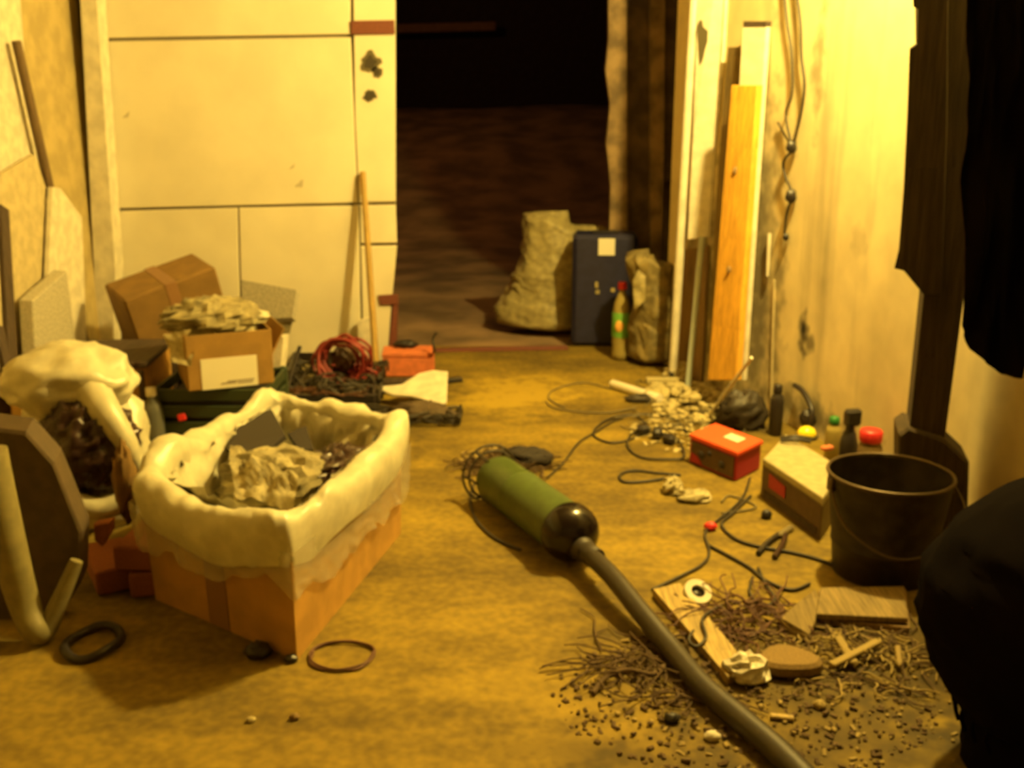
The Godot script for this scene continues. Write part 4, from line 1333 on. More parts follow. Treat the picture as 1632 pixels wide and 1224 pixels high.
# ---------------------------------------------------------------- tools along the wall
func floor_kit() -> void:
	# red tool box
	var st := ST()
	var f: Vector3 = Vector3(0.709, 0, -3.092)
	var l: Vector3 = Vector3(0.594, 0, -3.278)
	var r: Vector3 = Vector3(0.813, 0, -3.21)
	var b := l + r - f
	var h := 0.088
	thing("red_box", "small bright red box with a pale label on its lid and a dark open front", "box", (l + r) * 0.5)
	slab(st, [f + UP * 0.004, r + UP * 0.004, r + UP * h, f + UP * h], (l - f) * 0.999, 0.003)
	part("body", st, M.crimson)
	st = ST()
	var nf := ((l - f).cross(UP)).normalized()
	if nf.dot(r - f) > 0.0: nf = -nf
	slab(st, [l.lerp(f, 0.04) + UP * 0.01 + nf * 0.004, l.lerp(f, 0.96) + UP * 0.01 + nf * 0.004, l.lerp(f, 0.96) + UP * (h - 0.008) + nf * 0.004, l.lerp(f, 0.04) + UP * (h - 0.008) + nf * 0.004], -nf * 0.003)
	var fp := part("front", st, M.brown_plastic)
	for k in [[0.28, 0.045, 0.016], [0.72, 0.04, 0.014], [0.45, 0.06, 0.01]]:
		st = ST()
		var q: Vector3 = l.lerp(f, k[0]) + UP * k[1] + nf * 0.005
		lathe(st, [Vector2(0, 0.006), Vector2(k[2] * 0.7, 0.006), Vector2(k[2], 0.0)], 14, Transform3D(Basis((f - l).normalized(), nf, (f - l).normalized().cross(nf)), q))
		part("knob", st, M.black_plastic, fp)
	st = ST()
	slab(st, [l.lerp(f, 0.06) + UP * 0.012 + nf * 0.006, l.lerp(f, 0.3) + UP * 0.012 + nf * 0.006, l.lerp(f, 0.2) + UP * 0.034 + nf * 0.006, l.lerp(f, 0.06) + UP * 0.04 + nf * 0.006], -nf * 0.002)
	part("red_mark", st, M.crimson, fp)
	st = ST()
	var cc := (l + r) * 0.5
	var gr := func(p: Vector3) -> Vector3: return cc + (p - cc) * 1.04
	slab(st, [gr.call(l) + UP * (h + 0.012), gr.call(f) + UP * (h + 0.012), gr.call(r) + UP * (h + 0.012), gr.call(b) + UP * (h + 0.012)], -UP * 0.013, 0.003)
	var lid := part("lid", st, M.red_box)
	st = ST()
	var lc := cc + (r - l) * 0.12 + UP * (h + 0.0128)
	var e1 := (f - l).normalized()
	var e2 := (r - f).normalized()
	slab(st, [lc - e1 * 0.034 - e2 * 0.026, lc + e1 * 0.034 - e2 * 0.026, lc + e1 * 0.034 + e2 * 0.026, lc - e1 * 0.034 + e2 * 0.026], -UP * 0.0008)
	part("label_sheet", st, M.label_paper, lid)

	# white-topped battery box
	l = Vector3(0.758, 0, -2.961)
	f = Vector3(0.843, 0, -2.63)
	r = f + (Vector3(1, 0, -2.919) - f) * 0.82
	b = l + r - f
	h = 0.125
	thing("battery_box", "brown battery box with pale top and red front patch between red box and bucket", "battery", (l + r) * 0.5)
	st = ST()
	slab(st, [f + UP * 0.003, r + UP * 0.003, r + UP * (h - 0.02), f + UP * (h - 0.02)], (l - f), 0.004)
	part("body", st, M.brown_plastic)
	st = ST()
	slab(st, [l + UP * h, f + UP * h, r + UP * h, b + UP * h], -UP * 0.024, 0.004)
	part("top", st, M.pale_plastic)
	nf = ((l - f).cross(UP)).normalized()
	if nf.dot(r - f) > 0.0: nf = -nf
	st = ST()
	slab(st, [l.lerp(f, 0.14) + UP * 0.05 + nf * 0.003, l.lerp(f, 0.42) + UP * 0.05 + nf * 0.003, l.lerp(f, 0.42) + UP * 0.085 + nf * 0.003, l.lerp(f, 0.14) + UP * 0.092 + nf * 0.003], -nf * 0.002)
	part("red_patch", st, M.crimson)
	st = ST()
	slab(st, [l.lerp(f, 0.05) + UP * 0.012 + nf * 0.0025, l.lerp(f, 0.95) + UP * 0.012 + nf * 0.0025, l.lerp(f, 0.95) + UP * 0.03 + nf * 0.0025, l.lerp(f, 0.05) + UP * 0.03 + nf * 0.0025], -nf * 0.002)
	part("base_band", st, M.dark_wood)
	# on it: a small clamp, yellow dome, orange piece
	var t := UP * (h + 0.001)
	thing("clamp", "black spring clamp lying on the pale battery top", "clamp", l.lerp(r, 0.5) + t)
	var q: Vector3 = Vector3(0.896, 0.127, -3.113)
	st = ST()
	wire(st, [q + Vector3(-0.05, 0.006, 0.01), q + Vector3(-0.01, 0.014, 0.02), q + Vector3(0.04, 0.008, 0.025)], 0.006)
	part("jaw", st, M.black_plastic)
	st = ST()
	wire(st, [q + Vector3(-0.045, 0.006, -0.015), q + Vector3(0.0, 0.016, 0.0), q + Vector3(0.055, 0.007, 0.0)], 0.006)
	part("jaw", st, M.black_plastic)
	q = Vector3(0.941, 0.127, -3.152)
	thing("yellow_dome", "bright yellow domed lid on a dark ring standing on the pale battery top", "lid", q)
	st = ST()
	lathe(st, [Vector2(0, 0), Vector2(0.034, 0), Vector2(0.036, 0.005), Vector2(0.034, 0.010), Vector2(0, 0.010)], 20, Transform3D(Basis(), q))
	part("ring", st, M.black_plastic)
	st = ST()
	lathe(st, [Vector2(0.030, 0.010), Vector2(0.030, 0.018), Vector2(0.024, 0.030), Vector2(0.012, 0.037), Vector2(0, 0.038)], 20, Transform3D(Basis(), q))
	part("dome", st, M.yellow_plastic)
	st = ST()
	box(st, Vector3(0.04, 0.014, 0.022), 0.004, at(Vector3(0.97, 0.127, -3.027) + UP * 0.008, 25))
	single("orange_piece", st, M.orange_carton, "small orange plastic piece on the pale battery top near the bucket", "piece")
	# bottles behind
	c_bottle("green_bottle", "small bottle with a green cap behind the black spray bottle", Vector3(1.037, 0, -3.138) + Vector3(0.03, 0, -0.14), 0.026, 0.16, "bottle_pet", "green_plastic")
	var p := Vector3(1.045, 0, -3.036) + Vector3(0.01, 0, -0.05)
	thing("spray_bottle", "tall black spray bottle standing between the green cap and the red lid", "bottle", p)
	st = ST()
	lathe(st, [Vector2(0, 0), Vector2(0.026, 0), Vector2(0.028, 0.005), Vector2(0.028, 0.13), Vector2(0.02, 0.165), Vector2(0.014, 0.175), Vector2(0.014, 0.19)], 18, Transform3D(Basis(), p))
	part("body", st, M.black_plastic)
	st = ST()
	box(st, Vector3(0.055, 0.055, 0.03), 0.008, at(p + Vector3(0.005, 0.215, 0), 15))
	part("spray_head", st, M.black_plastic)
	p = Vector3(1.143, 0, -3.081) + Vector3(0.0, 0, -0.06)
	thing("red_lid_jar", "brownish jar with a red screw lid standing behind the bucket by the post", "jar", p)
	st = ST()
	lathe(st, [Vector2(0, 0), Vector2(0.036, 0), Vector2(0.038, 0.006), Vector2(0.038, 0.10), Vector2(0.03, 0.118), Vector2(0.03, 0.128)], 20, Transform3D(Basis(), p))
	part("body", st, M.clay)
	st = ST()
	lathe(st, [Vector2(0.034, 0.120), Vector2(0.036, 0.124), Vector2(0.036, 0.152), Vector2(0.032, 0.158), Vector2(0, 0.158)], 20, Transform3D(Basis(), p))
	part("lid", st, M.red_plastic)

func bucket() -> void:
	var c := Vector3(0.965, 0, -2.458) + Vector3(0, 0, 0.0)
	c = Vector3(0.945, 0, -2.44)
	thing("dark_bucket", "dark dented metal bucket with a wire handle standing in front of the timber post", "bucket", c)
	var st := ST()
	var h := 0.265
	lathe(st, [Vector2(0, 0.012), Vector2(0.112, 0.012), Vector2(0.118, 0.0), Vector2(0.121, 0.004), Vector2(0.128, 0.08), Vector2(0.131, 0.084), Vector2(0.131, 0.09), Vector2(0.129, 0.094), Vector2(0.150, h - 0.006)], 48, Transform3D(Basis(), c))
	part("outside", st, M.tin)
	st = ST()
	lathe(st, [Vector2(0.147, h - 0.004), Vector2(0.118, 0.018), Vector2(0, 0.018)], 48, Transform3D(Basis(), c))
	part("inside", st, M.tin)
	st = ST()
	var ring: Array[Vector3] = []
	for i in 48:
		var a := TAU * i / 48.0
		ring.append(c + Vector3(cos(a) * 0.150, h, sin(a) * 0.150))
	tube(st, ring, 0.0048, 0.0048, 8, true)
	part("rim", st, M.tin_edge)
	st = ST()
	wire(st, [c + Vector3(0.153, h - 0.02, 0.01), c + Vector3(0.165, h - 0.07, 0.07), c + Vector3(0.11, h - 0.12, 0.145), c + Vector3(0.02, h - 0.155, 0.165), c + Vector3(-0.06, h - 0.15, 0.155), c + Vector3(-0.135, h - 0.10, 0.09), c + Vector3(-0.155, h - 0.02, 0.01)], 0.003)
	part("wire_handle", st, M.tin_edge)
	for s in [-1.0, 1.0]:
		st = ST()
		box(st, Vector3(0.01, 0.04, 0.035), 0.004, at(c + Vector3(s * 0.151, h - 0.025, 0.01)))
		part("ear", st, M.tin_edge)

# ---------------------------------------------------------------- green cylinder, dark cap, hose
func cylinder_and_hose() -> void:
	var a: Vector3 = Vector3(0.147, 0.082, -2.507)
	var b: Vector3 = Vector3(-0.045, 0.078, -2.914)
	var ax := (a - b).normalized()
	var side := ax.cross(UP).normalized()
	var bs := Basis(side, ax, side.cross(ax))
	var L := (a - b).length()
	thing("green_cylinder", "green metal cylinder with a glossy black domed end lying on the floor", "cylinder", (a + b) * 0.5 * Vector3(1, 0, 1))
	var st := ST()
	var R := 0.071
	lathe(st, [Vector2(0, -0.02), Vector2(0.045, -0.018), Vector2(R - 0.006, -0.004), Vector2(R, 0.01), Vector2(R, L * 0.35), Vector2(R + 0.002, L * 0.36), Vector2(R + 0.002, L * 0.39), Vector2(R, L * 0.40), Vector2(R, L)], 40, Transform3D(bs, b))
	part("barrel", st, M.green_paint)
	st = ST()
	var prof: Array = [Vector2(R + 0.001, -0.012), Vector2(R + 0.006, -0.008), Vector2(R + 0.007, 0.004)]
	for i in 11:
		var t := PI * 0.5 * i / 10.0
		prof.append(Vector2((R + 0.006) * cos(t) + 0.0, 0.012 + 0.066 * sin(t)))
	lathe(st, prof, 40, Transform3D(bs, a))
	part("domed_end", st, M.black_gloss)
	st = ST()
	var nz := a + ax * 0.06 - UP * 0.02
	lathe(st, [Vector2(0.032, -0.01), Vector2(0.034, 0.0), Vector2(0.03, 0.03), Vector2(0.026, 0.035), Vector2(0.026, 0.05)], 20, Transform3D(bs, nz))
	part("hose_collar", st, M.rubber)
	st = ST()
	for k in [0.0, 1.0]:
		var pts: Array = []
		for i in 16:
			var t := TAU * i / 16.0
			pts.append(b - ax * (0.035 + 0.02 * k) + (side * cos(t) + side.cross(ax) * sin(t)) * (0.075 + 0.012 * k))
		wire(st, pts, 0.004, true, 6)
	for i in 6:
		var t := TAU * i / 6.0
		wire(st, [b + ax * 0.02 + (side * cos(t) + side.cross(ax) * sin(t)) * 0.073, b - ax * 0.03 + (side * cos(t) + side.cross(ax) * sin(t)) * 0.076, b - ax * 0.058 + (side * cos(t) + side.cross(ax) * sin(t)) * 0.087], 0.004, false, 5)
	part("wire_guard", st, M.cable)

	thing("thick_hose", "thick dark hose running from the domed end across the floor past the wooden slat", "hose", Vector3(0.348, 0, -2.029))
	st = ST()
	var h0 := nz + ax * 0.035
	var path := [h0, h0.lerp(Vector3(0.34, 0.03, -1.989), 0.33) + UP * 0.012, h0.lerp(Vector3(0.34, 0.03, -1.989), 0.68) + UP * 0.006, Vector3(0.343, 0.028, -1.99), Vector3(0.383, 0.026, -1.85), Vector3(0.434, 0.026, -1.735), Vector3(0.48, 0.026, -1.632), Vector3(0.516, 0.026, -1.519), Vector3(0.536, 0.026, -1.383), Vector3(0.528, 0.026, -1.193)]
	tube(st, spline(path, 10), 0.0225, 0.026, 16)
	part("tube", st, M.hose)
	st = ST()
	lathe(st, [Vector2(0.025, -0.03), Vector2(0.027, -0.028), Vector2(0.027, 0.02), Vector2(0.025, 0.022)], 18, Transform3D(bs, h0 + ax * 0.03))
	part("cuff", st, M.rubber)

# ---------------------------------------------------------------- loose cables
func cables() -> void:
	var st := ST()
	wire(st, [Vector3(0.112, 0.005, -3.113), Vector3(0.176, 0.005, -3.276), Vector3(0.234, 0.005, -3.47), Vector3(0.307, 0.005, -3.601), Vector3(0.402, 0.005, -3.758), Vector3(0.517, 0.006, -3.821), Vector3(0.614, 0.01, -3.742), Vector3(0.636, 0.005, -3.586)], 0.0042)
	single("long_cable", st, M.cable, "long thin cable curving from the green cylinder to the rubble by the wall", "cable")
	st = ST()
	wire(st, [Vector3(0.294, 0.005, -3.586), Vector3(0.341, 0.005, -3.477), Vector3(0.423, 0.005, -3.513), Vector3(0.496, 0.008, -3.653), Vector3(0.466, 0.008, -3.798), Vector3(0.366, 0.008, -3.748)], 0.0042, true)
	single("cable_ring", st, M.cable, "oval loop of thin cable on the floor crossing the long cable", "cable")
	st = ST()
	wire(st, [Vector3(0.442, 0.005, -3.586), Vector3(0.404, 0.005, -3.442), Vector3(0.433, 0.005, -3.321), Vector3(0.513, 0.008, -3.287), Vector3(0.579, 0.01, -3.307), Vector3(0.585, 0.015, -3.482), Vector3(0.529, 0.015, -3.555)], 0.0042, true)
	single("plug_cable_ring", st, M.cable, "loop of cable below the dark plug beside the red box", "cable")
	st = ST()
	wire(st, [Vector3(0.543, 0.005, -3.142), Vector3(0.475, 0.005, -3.16), Vector3(0.396, 0.005, -3.184), Vector3(0.347, 0.005, -3.142), Vector3(0.355, 0.005, -3.079), Vector3(0.425, 0.005, -3.084), Vector3(0.488, 0.006, -3.11)], 0.0045)
	single("flat_cable_bend", st, M.cable, "narrow hairpin bend of cable in front of the red box above the white paper", "cable")
	st = ST()
	wire(st, [Vector3(0.208, 0.004, -3.914), Vector3(0.15, 0.004, -4.05), Vector3(0.182, 0.004, -4.195), Vector3(0.307, 0.004, -4.298), Vector3(0.419, 0.004, -4.195)], 0.003)
	single("looping_string", st, M.cable_dust, "dusty thin cord looping on the floor beside the white tube", "cord")
	st = ST()
	wire(st, [Vector3(0.136, 0.004, -4.004), Vector3(0.182, 0.004, -3.897), Vector3(0.35, 0.004, -3.845), Vector3(0.479, 0.006, -3.907)], 0.003)
	single("straight_string", st, M.cable_dust, "dusty straight cord lying just below the looping dusty cord", "cord")
	thing("dark_plug_cluster", "cluster of dark plugs and cable ends beside the red box", "plugs", Vector3(0.513, 0, -3.602))
	var k := 0
	for p in [Vector3(0.475, 0.02, -3.577), Vector3(0.521, 0.022, -3.533), Vector3(0.553, 0.018, -3.473)]:
		st = ST()
		box(st, Vector3(0.05, 0.036, 0.035), 0.01, at(p, 30 + k * 50))
		part("plug", st, M.black_plastic)
		k += 1
	# cables near the pliers
	st = ST()
	wire(st, [Vector3(0.758, 0.006, -3.11), Vector3(0.705, 0.006, -2.956), Vector3(0.644, 0.006, -2.844), Vector3(0.58, 0.006, -2.749), Vector3(0.536, 0.006, -2.668), Vector3(0.524, 0.006, -2.542), Vector3(0.49, 0.006, -2.464), Vector3(0.426, 0.006, -2.398), Vector3(0.344, 0.006, -2.321)], 0.0042)
	single("red_end_cable", st, M.cable, "thin cable running from the red box past the small red clip", "cable")
	st = ST()
	wire(st, [Vector3(0.726, 0.006, -2.956), Vector3(0.649, 0.006, -2.825), Vector3(0.594, 0.006, -2.731), Vector3(0.616, 0.006, -2.625), Vector3(0.673, 0.006, -2.575), Vector3(0.741, 0.006, -2.542), Vector3(0.796, 0.006, -2.503), Vector3(0.844, 0.006, -2.446)], 0.0045)
	single("bucket_cable", st, M.cable, "cable running past the pliers to the foot of the bucket", "cable")
	st = ST()
	wire(st, [Vector3(0.529, 0.006, -2.591), Vector3(0.57, 0.006, -2.523), Vector3(0.611, 0.006, -2.446), Vector3(0.634, 0.006, -2.373), Vector3(0.683, 0.006, -2.321), Vector3(0.739, 0.006, -2.355)], 0.0045)
	single("slat_cable", st, M.cable, "cable sagging across the floor between pliers and weathered plank", "cable")
	st = ST()
	wire(st, [Vector3(0.606, 0.006, -2.391), Vector3(0.579, 0.006, -2.304), Vector3(0.593, 0.008, -2.234), Vector3(0.631, 0.008, -2.266), Vector3(0.629, 0.006, -2.355), Vector3(0.632, 0.006, -2.446)], 0.004)
	single("small_cable_loop", st, M.cable, "small cable loop just behind the tangle of brown wire", "cable")
	st = ST()
	wire(st, [Vector3(0.628, 0.005, -2.907), Vector3(0.667, 0.005, -2.959), Vector3(0.723, 0.005, -2.866), Vector3(0.611, 0.005, -2.817)], 0.003)
	single("dusty_string", st, M.cable_dust, "short dusty cord beside the white crumpled paper", "cord")
	st = ST()
	lump(st, Vector3(0.557, 0, -2.704) + UP * 0.012, Vector3(0.018, 0.012, 0.014), 141, 0.2)
	single("red_clip", st, M.red_plastic, "small bright red clip on the floor at the cable bend", "clip")
	st = ST()
	lump(st, Vector3(0.735, 0, -2.792) + UP * 0.012, Vector3(0.015, 0.014, 0.015), 142, 0.2)
	single("black_nut", st, M.black_plastic, "small black nut on the floor between battery box and pliers", "nut")
	# pliers
	thing("pliers", "open pliers with dark red-brown handles lying on the floor before the battery box", "pliers", Vector3(0.709, 0, -2.618))
	st = ST()
	wire(st, [Vector3(0.651, 0.008, -2.53), Vector3(0.689, 0.009, -2.593), Vector3(0.734, 0.009, -2.652)], 0.0075)
	part("handle", st, M.black_plastic)
	st = ST()
	wire(st, [Vector3(0.688, 0.008, -2.506), Vector3(0.729, 0.009, -2.585), Vector3(0.755, 0.009, -2.652)], 0.0075)
	part("handle", st, M.brown_bag)
	st = ST()
	timber(st, Vector3(0.732, 0.009, -2.644), Vector3(0.786, 0.009, -2.705), UP, 0.012, 0.018)
	part("jaws", st, M.steel)
	# red string ring near the big carton
	st = ST()
	var pts: Array = []
	var rr := RandomNumberGenerator.new()
	rr.seed = 5
	var c0 := Vector3(-0.367, 0, -2.008)
	for kk in 2:
		for i in 12:
			var a := TAU * i / 12.0
			pts.append(c0 + Vector3(cos(a) * 0.068, 0.004 + 0.003 * kk, sin(a) * 0.062) * Vector3(1.0 + rr.randf_range(-0.09, 0.09), 1, 1.0 + rr.randf_range(-0.09, 0.09)))
	wire(st, pts, 0.0028, true, 6)
	single("red_string", st, M.cable_brown, "thin reddish string ring lying on the floor beside the big carton corner", "string")

# ---------------------------------------------------------------- rubble, slats, scraps
func rubbish() -> void:
	var st := ST()
	# white tube
	thing("white_tube", "short white tube lying on the floor by the doorway near the rubble", "tube", Vector3(0.505, 0, -4.093))
	tube(st, [Vector3(0.424, 0.019, -4.221), Vector3(0.593, 0.019, -3.988)] as Array[Vector3], 0.019, 0.019, 16)
	part("body", st, M.white_trim)
	st = ST()
	tube(st, [Vector3(0.546, 0.019, -4.053), Vector3(0.555, 0.019, -4.042)] as Array[Vector3], 0.0197, 0.0197, 16)
	part("band", st, M.pale_plastic)
	st = ST()
	timber(st, Vector3(0.578, 0.012, -4.31), Vector3(0.74, 0.012, -4.31), UP, 0.02, 0.045)
	single("pale_offcut", st, M.plaster_dust, "pale wooden offcut lying behind the white tube", "offcut")
	st = ST()
	lump(st, Vector3(0.745, 0, -4.42) + UP * 0.01, Vector3(0.07, 0.05, 0.06), 150, 0.4, 1.5, false, 18, 0.001)
	single("mortar_lump", st, M.plaster_dust, "pale mortar lump at the foot of the white pole", "mortar")
	st = ST()
	lump(st, Vector3(0.517, 0, -4.018) + UP * 0.01, Vector3(0.06, 0.018, 0.03), 151, 0.4, 1.5, true, 18, 0.001)
	single("dark_scrap", st, M.rubber, "dark rubber scrap lying just in front of the white tube", "scrap")

	# small debris nobody could count
	var r := RandomNumberGenerator.new()
	r.seed = 33
	var debris := func(n: int, cc: Vector3, ex: Vector3, lo: float, hi: float) -> SurfaceTool:
		var s := ST()
		for i in n:
			var a := r.randf() * TAU
			var q := sqrt(r.randf())
			var w := r.randf_range(lo, hi)
			var sz := Vector3(w * r.randf_range(0.6, 2.2), w * r.randf_range(0.3, 0.8), w)
			var p := cc + Vector3(cos(a) * q * ex.x, sz.y * 0.4 + r.randf() * ex.y * (1.0 - q), sin(a) * q * ex.z)
			box(s, sz, w * 0.15, at(p, r.randf() * 360.0, r.randf_range(-25, 25), r.randf_range(-25, 25)))
		return s
	var strands := func(n: int, cc: Vector3, ex: Vector3, len: float, th: float) -> SurfaceTool:
		var s := ST()
		for i in n:
			var a := r.randf() * TAU
			var q := sqrt(r.randf())
			var p := cc + Vector3(cos(a) * q * ex.x, 0.004, sin(a) * q * ex.z)
			var pts: Array = []
			var dir := r.randf() * TAU
			var l := len * r.randf_range(0.4, 1.3)
			for k in 5:
				pts.append(p + UP * (ex.y * (1.0 - q) * r.randf() + 0.002))
				dir += r.randf_range(-0.8, 0.8)
				p += Vector3(cos(dir), 0, sin(dir)) * l * 0.25
			tube(s, spline(pts, 3), th, th * 0.7, 5)
		return s
	var stuff := func(called: String, s: SurfaceTool, m: Material, label: String, cat: String) -> void:
		var o := single(called, s, m, label, cat)
		o.set_meta("kind", "stuff")
	stuff.call("plaster_rubble", debris.call(260, Vector3(0.707, 0, -4.018), Vector3(0.17, 0.045, 0.30), 0.008, 0.032), M.plaster_dust, "pale broken plaster rubble heaped on the floor below the orange plank", "rubble")
	stuff.call("wall_rubble", debris.call(110, Vector3(0.593, 0, -3.602), Vector3(0.16, 0.01, 0.22), 0.005, 0.016), M.plaster_dust, "thin scatter of plaster crumbs between the cables and the red box", "rubble")
	stuff.call("cable_scraps", strands.call(46, Vector3(0.66, 0, -3.884), Vector3(0.20, 0.03, 0.28), 0.22, 0.0028), M.cable_dust, "dusty wire scraps strewn over the pale rubble by the wall", "wire scraps")
	stuff.call("soil_crumbs", debris.call(900, Vector3(0.461, 0, -1.855), Vector3(0.38, 0.012, 0.28), 0.002, 0.009), M.twig, "dark soil crumbs strewn on the floor around the thick hose", "soil")
	stuff.call("pale_crumbs", debris.call(260, Vector3(0.575, 0, -1.902), Vector3(0.40, 0.008, 0.32), 0.003, 0.010), M.straw, "pale wood crumbs strewn on the floor around the thick hose", "crumbs")
	stuff.call("roots", strands.call(60, Vector3(0.288, 0, -1.939), Vector3(0.13, 0.03, 0.13), 0.16, 0.0022), M.twig, "dark tangled roots and twigs on the floor beside the thick hose", "twigs")
	stuff.call("straw_litter", strands.call(80, Vector3(0.736, 0, -2.003), Vector3(0.17, 0.03, 0.16), 0.08, 0.0028), M.straw, "pale straw and shavings heaped below the weathered plank", "straw")
	stuff.call("twig_litter", strands.call(90, Vector3(0.703, 0, -2.029), Vector3(0.24, 0.03, 0.16), 0.12, 0.0022), M.twig, "dark twigs mixed into the shavings below the weathered plank", "twigs")
	stuff.call("brown_wire", strands.call(70, Vector3(0.55, 0, -2.172), Vector3(0.15, 0.045, 0.10), 0.16, 0.0026), M.cable_brown, "tangle of thin red-brown wire between wooden slat and weathered plank", "wires")
	stuff.call("shavings_dark", strands.call(170, Vector3(-0.027, 0, -3.234), Vector3(0.15, 0.06, 0.11), 0.09, 0.0028), M.twig, "dark shavings heaped at the far end of the green cylinder", "shavings")
	stuff.call("shavings_pale", debris.call(70, Vector3(-0.034, 0, -3.31), Vector3(0.15, 0.04, 0.12), 0.006, 0.018), M.straw, "pale chips scattered among the dark shavings behind the green cylinder", "chips")
	st = ST()
	wire(st, [Vector3(0.163, 0.006, -1.857), Vector3(0.193, 0.012, -1.906), Vector3(0.24, 0.02, -1.922), Vector3(0.291, 0.015, -1.914), Vector3(0.324, 0.01, -1.959)], 0.006)
	single("root_curl", st, M.twig, "thick dark root curling out over the floor beside the hose", "root")
	st = ST()
	lump(st, Vector3(0.046, 0, -3.247) + UP * 0.03, Vector3(0.085, 0.032, 0.05), 155, 0.4, 1.6, true, 22, 0.002)
	single("black_rag", st, M.black_film, "black crumpled rag lying across the far end of the green cylinder", "rag")
	st = ST()
	wire(st, [Vector3(-0.118, 0.006, -3.065), Vector3(-0.124, 0.006, -2.904), Vector3(-0.1, 0.006, -2.758), Vector3(-0.045, 0.006, -2.634), Vector3(0.023, 0.006, -2.559)], 0.004)
	single("guard_cord", st, M.cable, "thin dark cord curving on the floor along the shaded side of the green cylinder", "cord")

	# pale slat and what lies round it
	st = ST()
	slab(st, [Vector3(0.341, 0.022, -2.295), Vector3(0.411, 0.022, -2.329), Vector3(0.497, 0.022, -1.934), Vector3(0.442, 0.022, -1.894)], -UP * 0.02, 0.003)
	single("pale_lumber", st, M.pale_wood, "pale wooden slat lying on the floor beside the thick hose", "slat")
	st = ST()
	lump(st, Vector3(0.485, 0, -1.917) + UP * 0.025, Vector3(0.042, 0.03, 0.035), 161, 0.5, 1.7, false, 16, 0.002)
	single("white_wad", st, M.white_board, "white crumpled wad at the lower end of the pale slat", "paper")
	thing("tape_roll", "small white roll with a black core beside the upper end of the pale slat", "roll", Vector3(0.449, 0, -2.282))
	var tr := at(Vector3(0.444, 0, -2.272) + UP * 0.020, 20, 32, 0)
	st = ST()
	lathe(st, [Vector2(0.017, -0.012), Vector2(0.033, -0.012), Vector2(0.034, -0.010), Vector2(0.034, 0.010), Vector2(0.033, 0.012), Vector2(0.017, 0.012), Vector2(0.017, -0.012)], 28, tr, false)
	part("tape", st, M.white_board)
	st = ST()
	lathe(st, [Vector2(0.0, 0.002), Vector2(0.0165, 0.004), Vector2(0.0165, -0.011), Vector2(0, -0.011)], 20, tr)
	part("core", st, M.black_plastic)
	st = ST()
	wire(st, [Vector3(0.401, 0.03, -2.072), Vector3(0.385, 0.028, -2.033), Vector3(0.397, 0.028, -2.006), Vector3(0.424, 0.03, -2.044), Vector3(0.432, 0.03, -2.13), Vector3(0.491, 0.02, -2.211)], 0.0035)
	single("slat_wire", st, M.cable, "thin black wire curled over the middle of the pale slat", "wire")
	st = ST()
	var disc: Array = []
	var dc := Vector3(0.585, 0.03, -1.966)
	for i in 18:
		var a := TAU * i / 18.0
		disc.append(dc + Vector3(cos(a) * 0.066, 0.008 * sin(a), sin(a) * 0.062) * (1.0 + 0.08 * sin(a * 3.0)))
	slab(st, disc, -UP * 0.026, 0.008)
	single("flat_stone", st, M.clay, "flat oval brown stone lying beside the white wad", "stone")
	st = ST()
	slab(st, [Vector3(0.603, 0.04, -2.111), Vector3(0.666, 0.05, -2.183), Vector3(0.711, 0.06, -2.217), Vector3(0.714, 0.05, -2.199), Vector3(0.684, 0.03, -2.115), Vector3(0.658, 0.02, -2.07), Vector3(0.625, 0.02, -2.09)], Vector3(0, -0.012, 0), 0.003)
	single("split_wood", st, M.grey_wood, "jagged piece of split wood between brown wire and weathered plank", "wood")
	thing("weathered_plank", "short weathered grey-brown plank lying before the bucket", "plank", Vector3(0.824, 0, -2.234))
	st = ST()
	slab(st, [Vector3(0.741, 0.035, -2.275), Vector3(0.944, 0.035, -2.282), Vector3(0.894, 0.035, -2.12), Vector3(0.691, 0.035, -2.141)], -UP * 0.012, 0.002)
	part("upper_layer", st, M.grey_wood)
	st = ST()
	slab(st, [Vector3(0.743, 0.018, -2.296), Vector3(0.958, 0.018, -2.303), Vector3(0.895, 0.018, -2.108), Vector3(0.707, 0.018, -2.15)], -UP * 0.016, 0.002)
	part("lower_layer", st, M.old_wood)
	for k in [["cross_piece", Vector3(0.712, 0.03, -2.044), Vector3(0.722, 0.015, -1.956), "short pale splinter lying underneath the longer one on the shavings"], ["cross_piece", Vector3(0.669, 0.02, -1.942), Vector3(0.795, 0.03, -2.024), "longer pale splinter lying across the short one on the shavings"]]:
		st = ST()
		timber(st, k[1], k[2], UP, 0.010, 0.018, 0.002)
		single("splinter", st, M.straw, k[3], "splinter")
	st = ST()
	timber(st, Vector3(0.824, 0.035, -1.994), Vector3(0.816, 0.012, -1.951), UP, 0.012, 0.012, 0.002)
	single("yellow_peg", st, M.pale_wood, "small yellow peg standing by the black coat below the weathered plank", "peg")
	st = ST()
	box(st, Vector3(0.045, 0.008, 0.014), 0.002, at(Vector3(0.524, 0, -1.773) + UP * 0.006, -12))
	single("yellow_chip", st, M.pale_wood, "bright yellow wood chip on the soil beside the thick hose", "chip")
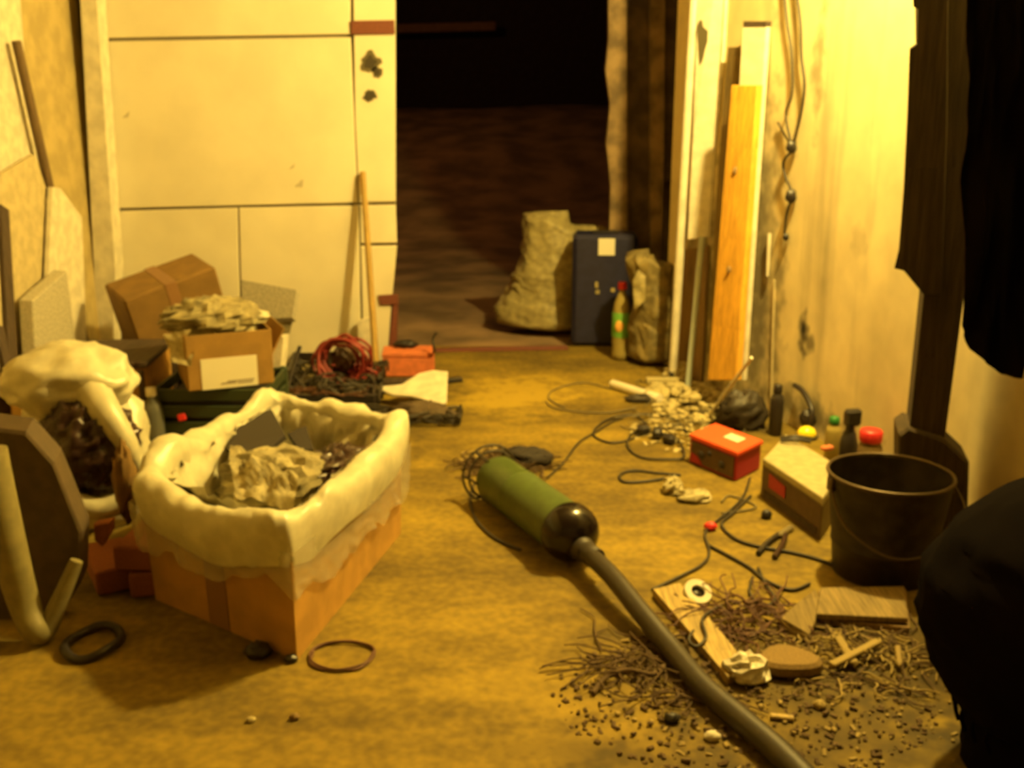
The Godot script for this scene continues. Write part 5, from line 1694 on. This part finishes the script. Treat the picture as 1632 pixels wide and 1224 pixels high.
	for k in [[Vector3(0.376, 0, -1.709), 0.012, "white_crumb", "small white crumb on the floor on the near side of the hose", "white_board"], [Vector3(0.608, 0, -1.814), 0.011, "tan_crumb", "small tan crumb between yellow chip and black coat", "straw"], [Vector3(-0.505, 0, -1.767), 0.007, "pale_pebble", "pale pebble alone on the bare floor in front of the carton", "plaster_dust"], [Vector3(-0.422, 0, -1.775), 0.008, "brown_pebble", "brown pebble beside the pale one on the bare floor", "clay"], [Vector3(-0.549, 0, -2.013), 0.024, "black_lump", "small black lump by the front corner of the big carton", "black_plastic"], [Vector3(-0.474, 0, -1.992), 0.012, "black_chip", "tiny black chip right under the front corner of the big carton", "black_plastic"], [Vector3(0.309, 0, -1.767), 0.013, "black_pebble", "small black pebble among the roots", "black_plastic"]]:
		st = ST()
		lump(st, k[0] + UP * k[1] * 0.6, Vector3(k[1] * 1.2, k[1] * 0.8, k[1]), int(k[1] * 5000.0), 0.4, 1.5, true, 12, 0.001)
		single(k[2], st, M[k[4]], k[3], "debris")
	# white crumpled papers
	for k in [[Vector3(0.495, 0, -2.998), Vector3(0.030, 0.028, 0.035), "taller of the white crumpled papers in front of the red box", 171], [Vector3(0.548, 0, -2.93), Vector3(0.045, 0.020, 0.03), "flatter of the white crumpled papers in front of the red box", 172]]:
		st = ST()
		lump(st, k[0] + UP * k[1].y * 0.7, k[1], k[3], 0.55, 1.7, false, 16, 0.001)
		single("crumpled_paper", st, M.paper, k[2], "paper", "white crumpled papers")

# ---------------------------------------------------------------- black coat at the edge
func coat() -> void:
	var c := Vector3(1.075, 0, -1.62)
	thing("black_coat", "large black padded coat draped in a heap in front of the bucket", "coat", c)
	var nz := noise(181, 2.6, 3)
	var st := ST()
	# silhouette: half width by height, widest at mid height
	var hs := [0.12, 0.17, 0.23, 0.30, 0.37, 0.44, 0.50, 0.56, 0.60]
	var ws := [0.275, 0.315, 0.345, 0.365, 0.355, 0.31, 0.24, 0.13, 0.0]
	grid(st, 64, 40, func(u: float, v: float) -> Vector3:
		var a := u * TAU
		var k := v * (hs.size() - 1)
		var i := mini(int(k), hs.size() - 2)
		var y := lerpf(hs[i], hs[i + 1], k - i)
		var w := lerpf(ws[i], ws[i + 1], k - i)
		var dir := Vector3(cos(a), 0, sin(a))
		var s := 1.0 + 0.05 * nz.get_noise_3d(dir.x * 2.0, y * 7.0, dir.z * 2.0)
		return c + Vector3(dir.x * w * s, y, dir.z * w * 0.8 * s), true, true)
	part("body", st, M.black_cloth)
	st = ST()
	grid(st, 64, 12, func(u: float, v: float) -> Vector3:
		var a := u * TAU
		var dir := Vector3(cos(a), 0, sin(a))
		var y := lerpf(0.15, 0.0, v)
		var s := 1.0 + 0.04 * nz.get_noise_3d(dir.x * 2.0, y * 7.0 + 5.0, dir.z * 2.0)
		return c + Vector3(dir.x * 0.255 * s, y, dir.z * 0.21 * s), true, true)
	part("lower_fold", st, M.black_cloth)
	st = ST()
	for k in 7:
		var a := PI * (0.80 + 0.05 * k)
		var p := c + Vector3(cos(a) * 0.275, 0.125, sin(a + PI) * 0.22)
		wire(st, [p, p + Vector3(-0.004, -0.02, 0), p + Vector3(0.003, -0.045, 0.004)], 0.004, false, 5)
	part("frayed_hem", st, M.black_cloth)
